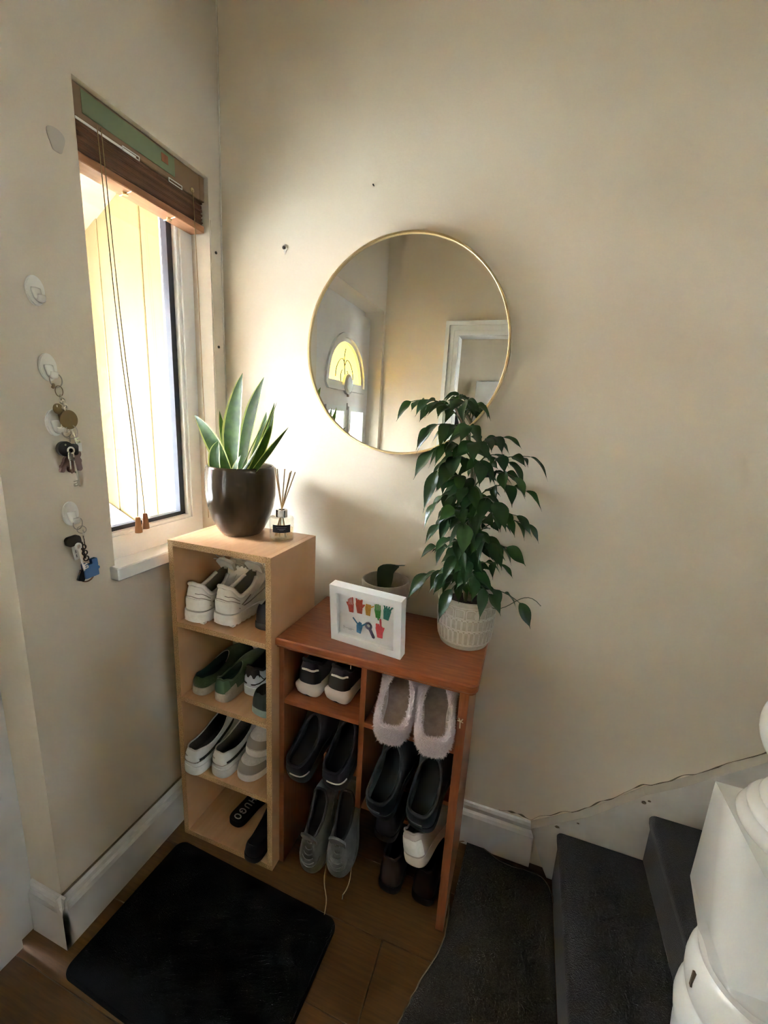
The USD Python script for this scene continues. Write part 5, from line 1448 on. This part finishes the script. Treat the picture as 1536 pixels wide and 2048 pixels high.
# --- lower left: plum clogs and grey trainers
gcl = 'pair of dark clogs with a white heel line'
for k, (lc, rt_, lb) in enumerate((((0.485, -0.335, 0.372), (22, 0, -4), 'left black clog with a white heel line in the lower left cubby'), ((0.600, -0.330, 0.385), (22, 0, -3), 'right black clog with a white heel line in the lower left cubby'))):
    if k == 0:
        cl, s = slip_on('black_clog', lb, lc, rt_, gcl, Shoe(0.26, 0.108, 0.034, 0.075, 0.068, 0.10, 0.60, 0.055, ow=1.1), 'aub', 'blk', 'gry_dark', 'aub', rim_r=0.005)
        obj('white_line', s.patch(np.linspace(-0.03, 0.12, 22), -0.01 + 0.0 * np.linspace(0, 1, 22), 0.10, 0.0030), 'skate_white', cl, 60)
    else:
        copy_of(cl, lb, lc, rt_)


def grey_tr(loc, rot, label):
    t = put('grey_trainer', label, 'shoe', loc, rot, 'pair of worn grey trainers leaning toe down')
    s = Shoe(0.265, 0.088, 0.026, 0.082, 0.066, 0.092, 0.55, 0.045)
    obj('sole', s.soleof(CUP(0.026, 1.02)), 'gry', t, 50)
    obj('upper', s.upper(), 'gry', t, True)
    li, ins = s.lining()
    obj('lining', li, 'gry_dark', t, True)
    obj('insole', ins, 'gry_dark', t, True)
    obj('padded_collar', s.rim(0.004), 'gry_dark', t, True)
    obj('tongue', s.tongue(0.035, 0.026, 0.4, 0.006), 'gry', t, 50)
    obj('laces', s.lace_rows(5, 0.0020, 0.05, 0.95, 0.6), 'gry', t, True)
    obj('toe_cap', s.patch(np.linspace(0.38, 0.62, 24), 0.05, 0.5, 0.0014), 'gry', t, 60)
    return t


gt = grey_tr((0.533, -0.185, 0.272), (-68, 0, 178), 'left worn grey trainer leaning toe down in the lower left cubby')
copy_of(gt, 'right worn grey trainer leaning toe down in the lower left cubby', (0.616, -0.185, 0.300), (-68, 0, 182))
for k, (lb, pts) in enumerate((('longer loose pale lace trailing from the grey trainers onto the floor', [(0.575, -0.300, 0.120), (0.578, -0.318, 0.06), (0.582, -0.325, 0.012), (0.598, -0.345, 0.0035), (0.612, -0.385, 0.0032), (0.622, -0.41, 0.0032)]), ('shorter loose lace hanging at the right of the grey trainers', [(0.655, -0.290, 0.115), (0.657, -0.305, 0.07), (0.650, -0.312, 0.025), (0.640, -0.318, 0.0035)]))):
    L_ = thing('loose_lace', lb, 'shoelace')
    obj('lace_cord', tube(spline(pts, 40), 0.0018, 6), 'cord', L_, True)
    obj('aglet', tube([pts[-1], np.array(pts[-1]) + np.array([0.004, -0.012, 0])], 0.0016, 6), 'gry', L_)

# --- lower right: navy clogs, trainers, boots
gnv = 'pair of large dark navy clogs'
nv, s = slip_on('navy_clog', 'left dark navy clog in the lower right cubby', (0.738, -0.325, 0.338), (27, 0, -8), gnv, Shoe(0.265, 0.112, 0.030, 0.085, 0.074, 0.105, 0.60, 0.055, ow=1.18), 'navy', 'navy_in', 'navy', 'navy', rim_r=0.005)
obj('grey_rim', s.patch(np.linspace(-0.20, 0.03, 24), 0.0, 0.34, 0.0025), 'grey_rim', nv, 60)
copy_of(nv, 'right dark navy clog in the lower right cubby', (0.853, -0.320, 0.340), (27, 0, -6))
bt, s = slip_on('tagged_black_shoe', 'black shoe with a white pull tag below the navy clogs', (0.738, -0.262, 0.185), (0, 0, -4), None, Shoe(0.225, 0.095, 0.022, 0.100, 0.075, 0.10, 0.5, 0.05), 'aub', 'blk', 'blk', 'blk', rim_r=0.004)
obj('pull_tag', xf(box(-0.006, 0.006, -0.0015, 0.0015, -0.018, 0.018), rotm([1, 0, 0], -6), rotm([0, 1, 0], 6), tr(0.004, 0.008, 0.108)), 'letter', bt)
wl_, s = slip_on('blush_trainer', 'off-white and blush trainer lying tilted below the right navy clog', (0.842, -0.300, 0.186), (0, -14, -14), None, Shoe(0.24, 0.098, 0.032, 0.100, 0.08, 0.11, 0.55, 0.05), 'blush', 'tr_lining', 'runner_sole', 'blush', heel='tr_sole', heel_v=(0.05, 0.7), sole_prof=CHUNK)
gb = 'pair of dark brown ankle boots'
bo, s = slip_on('brown_boot', 'left dark brown boot on the floor inside the cabinet', (0.762, -0.262, 0.0005), (0, 0, -4), gb, Shoe(0.23, 0.096, 0.026, 0.125, 0.115, 0.128, 0.48, 0.05), 'boot', 'blk', 'blk', 'boot', rim_r=0.004)
copy_of(bo, 'right dark brown boot on the floor inside the cabinet', (0.866, -0.255, 0.0005), (0, 0, -6))
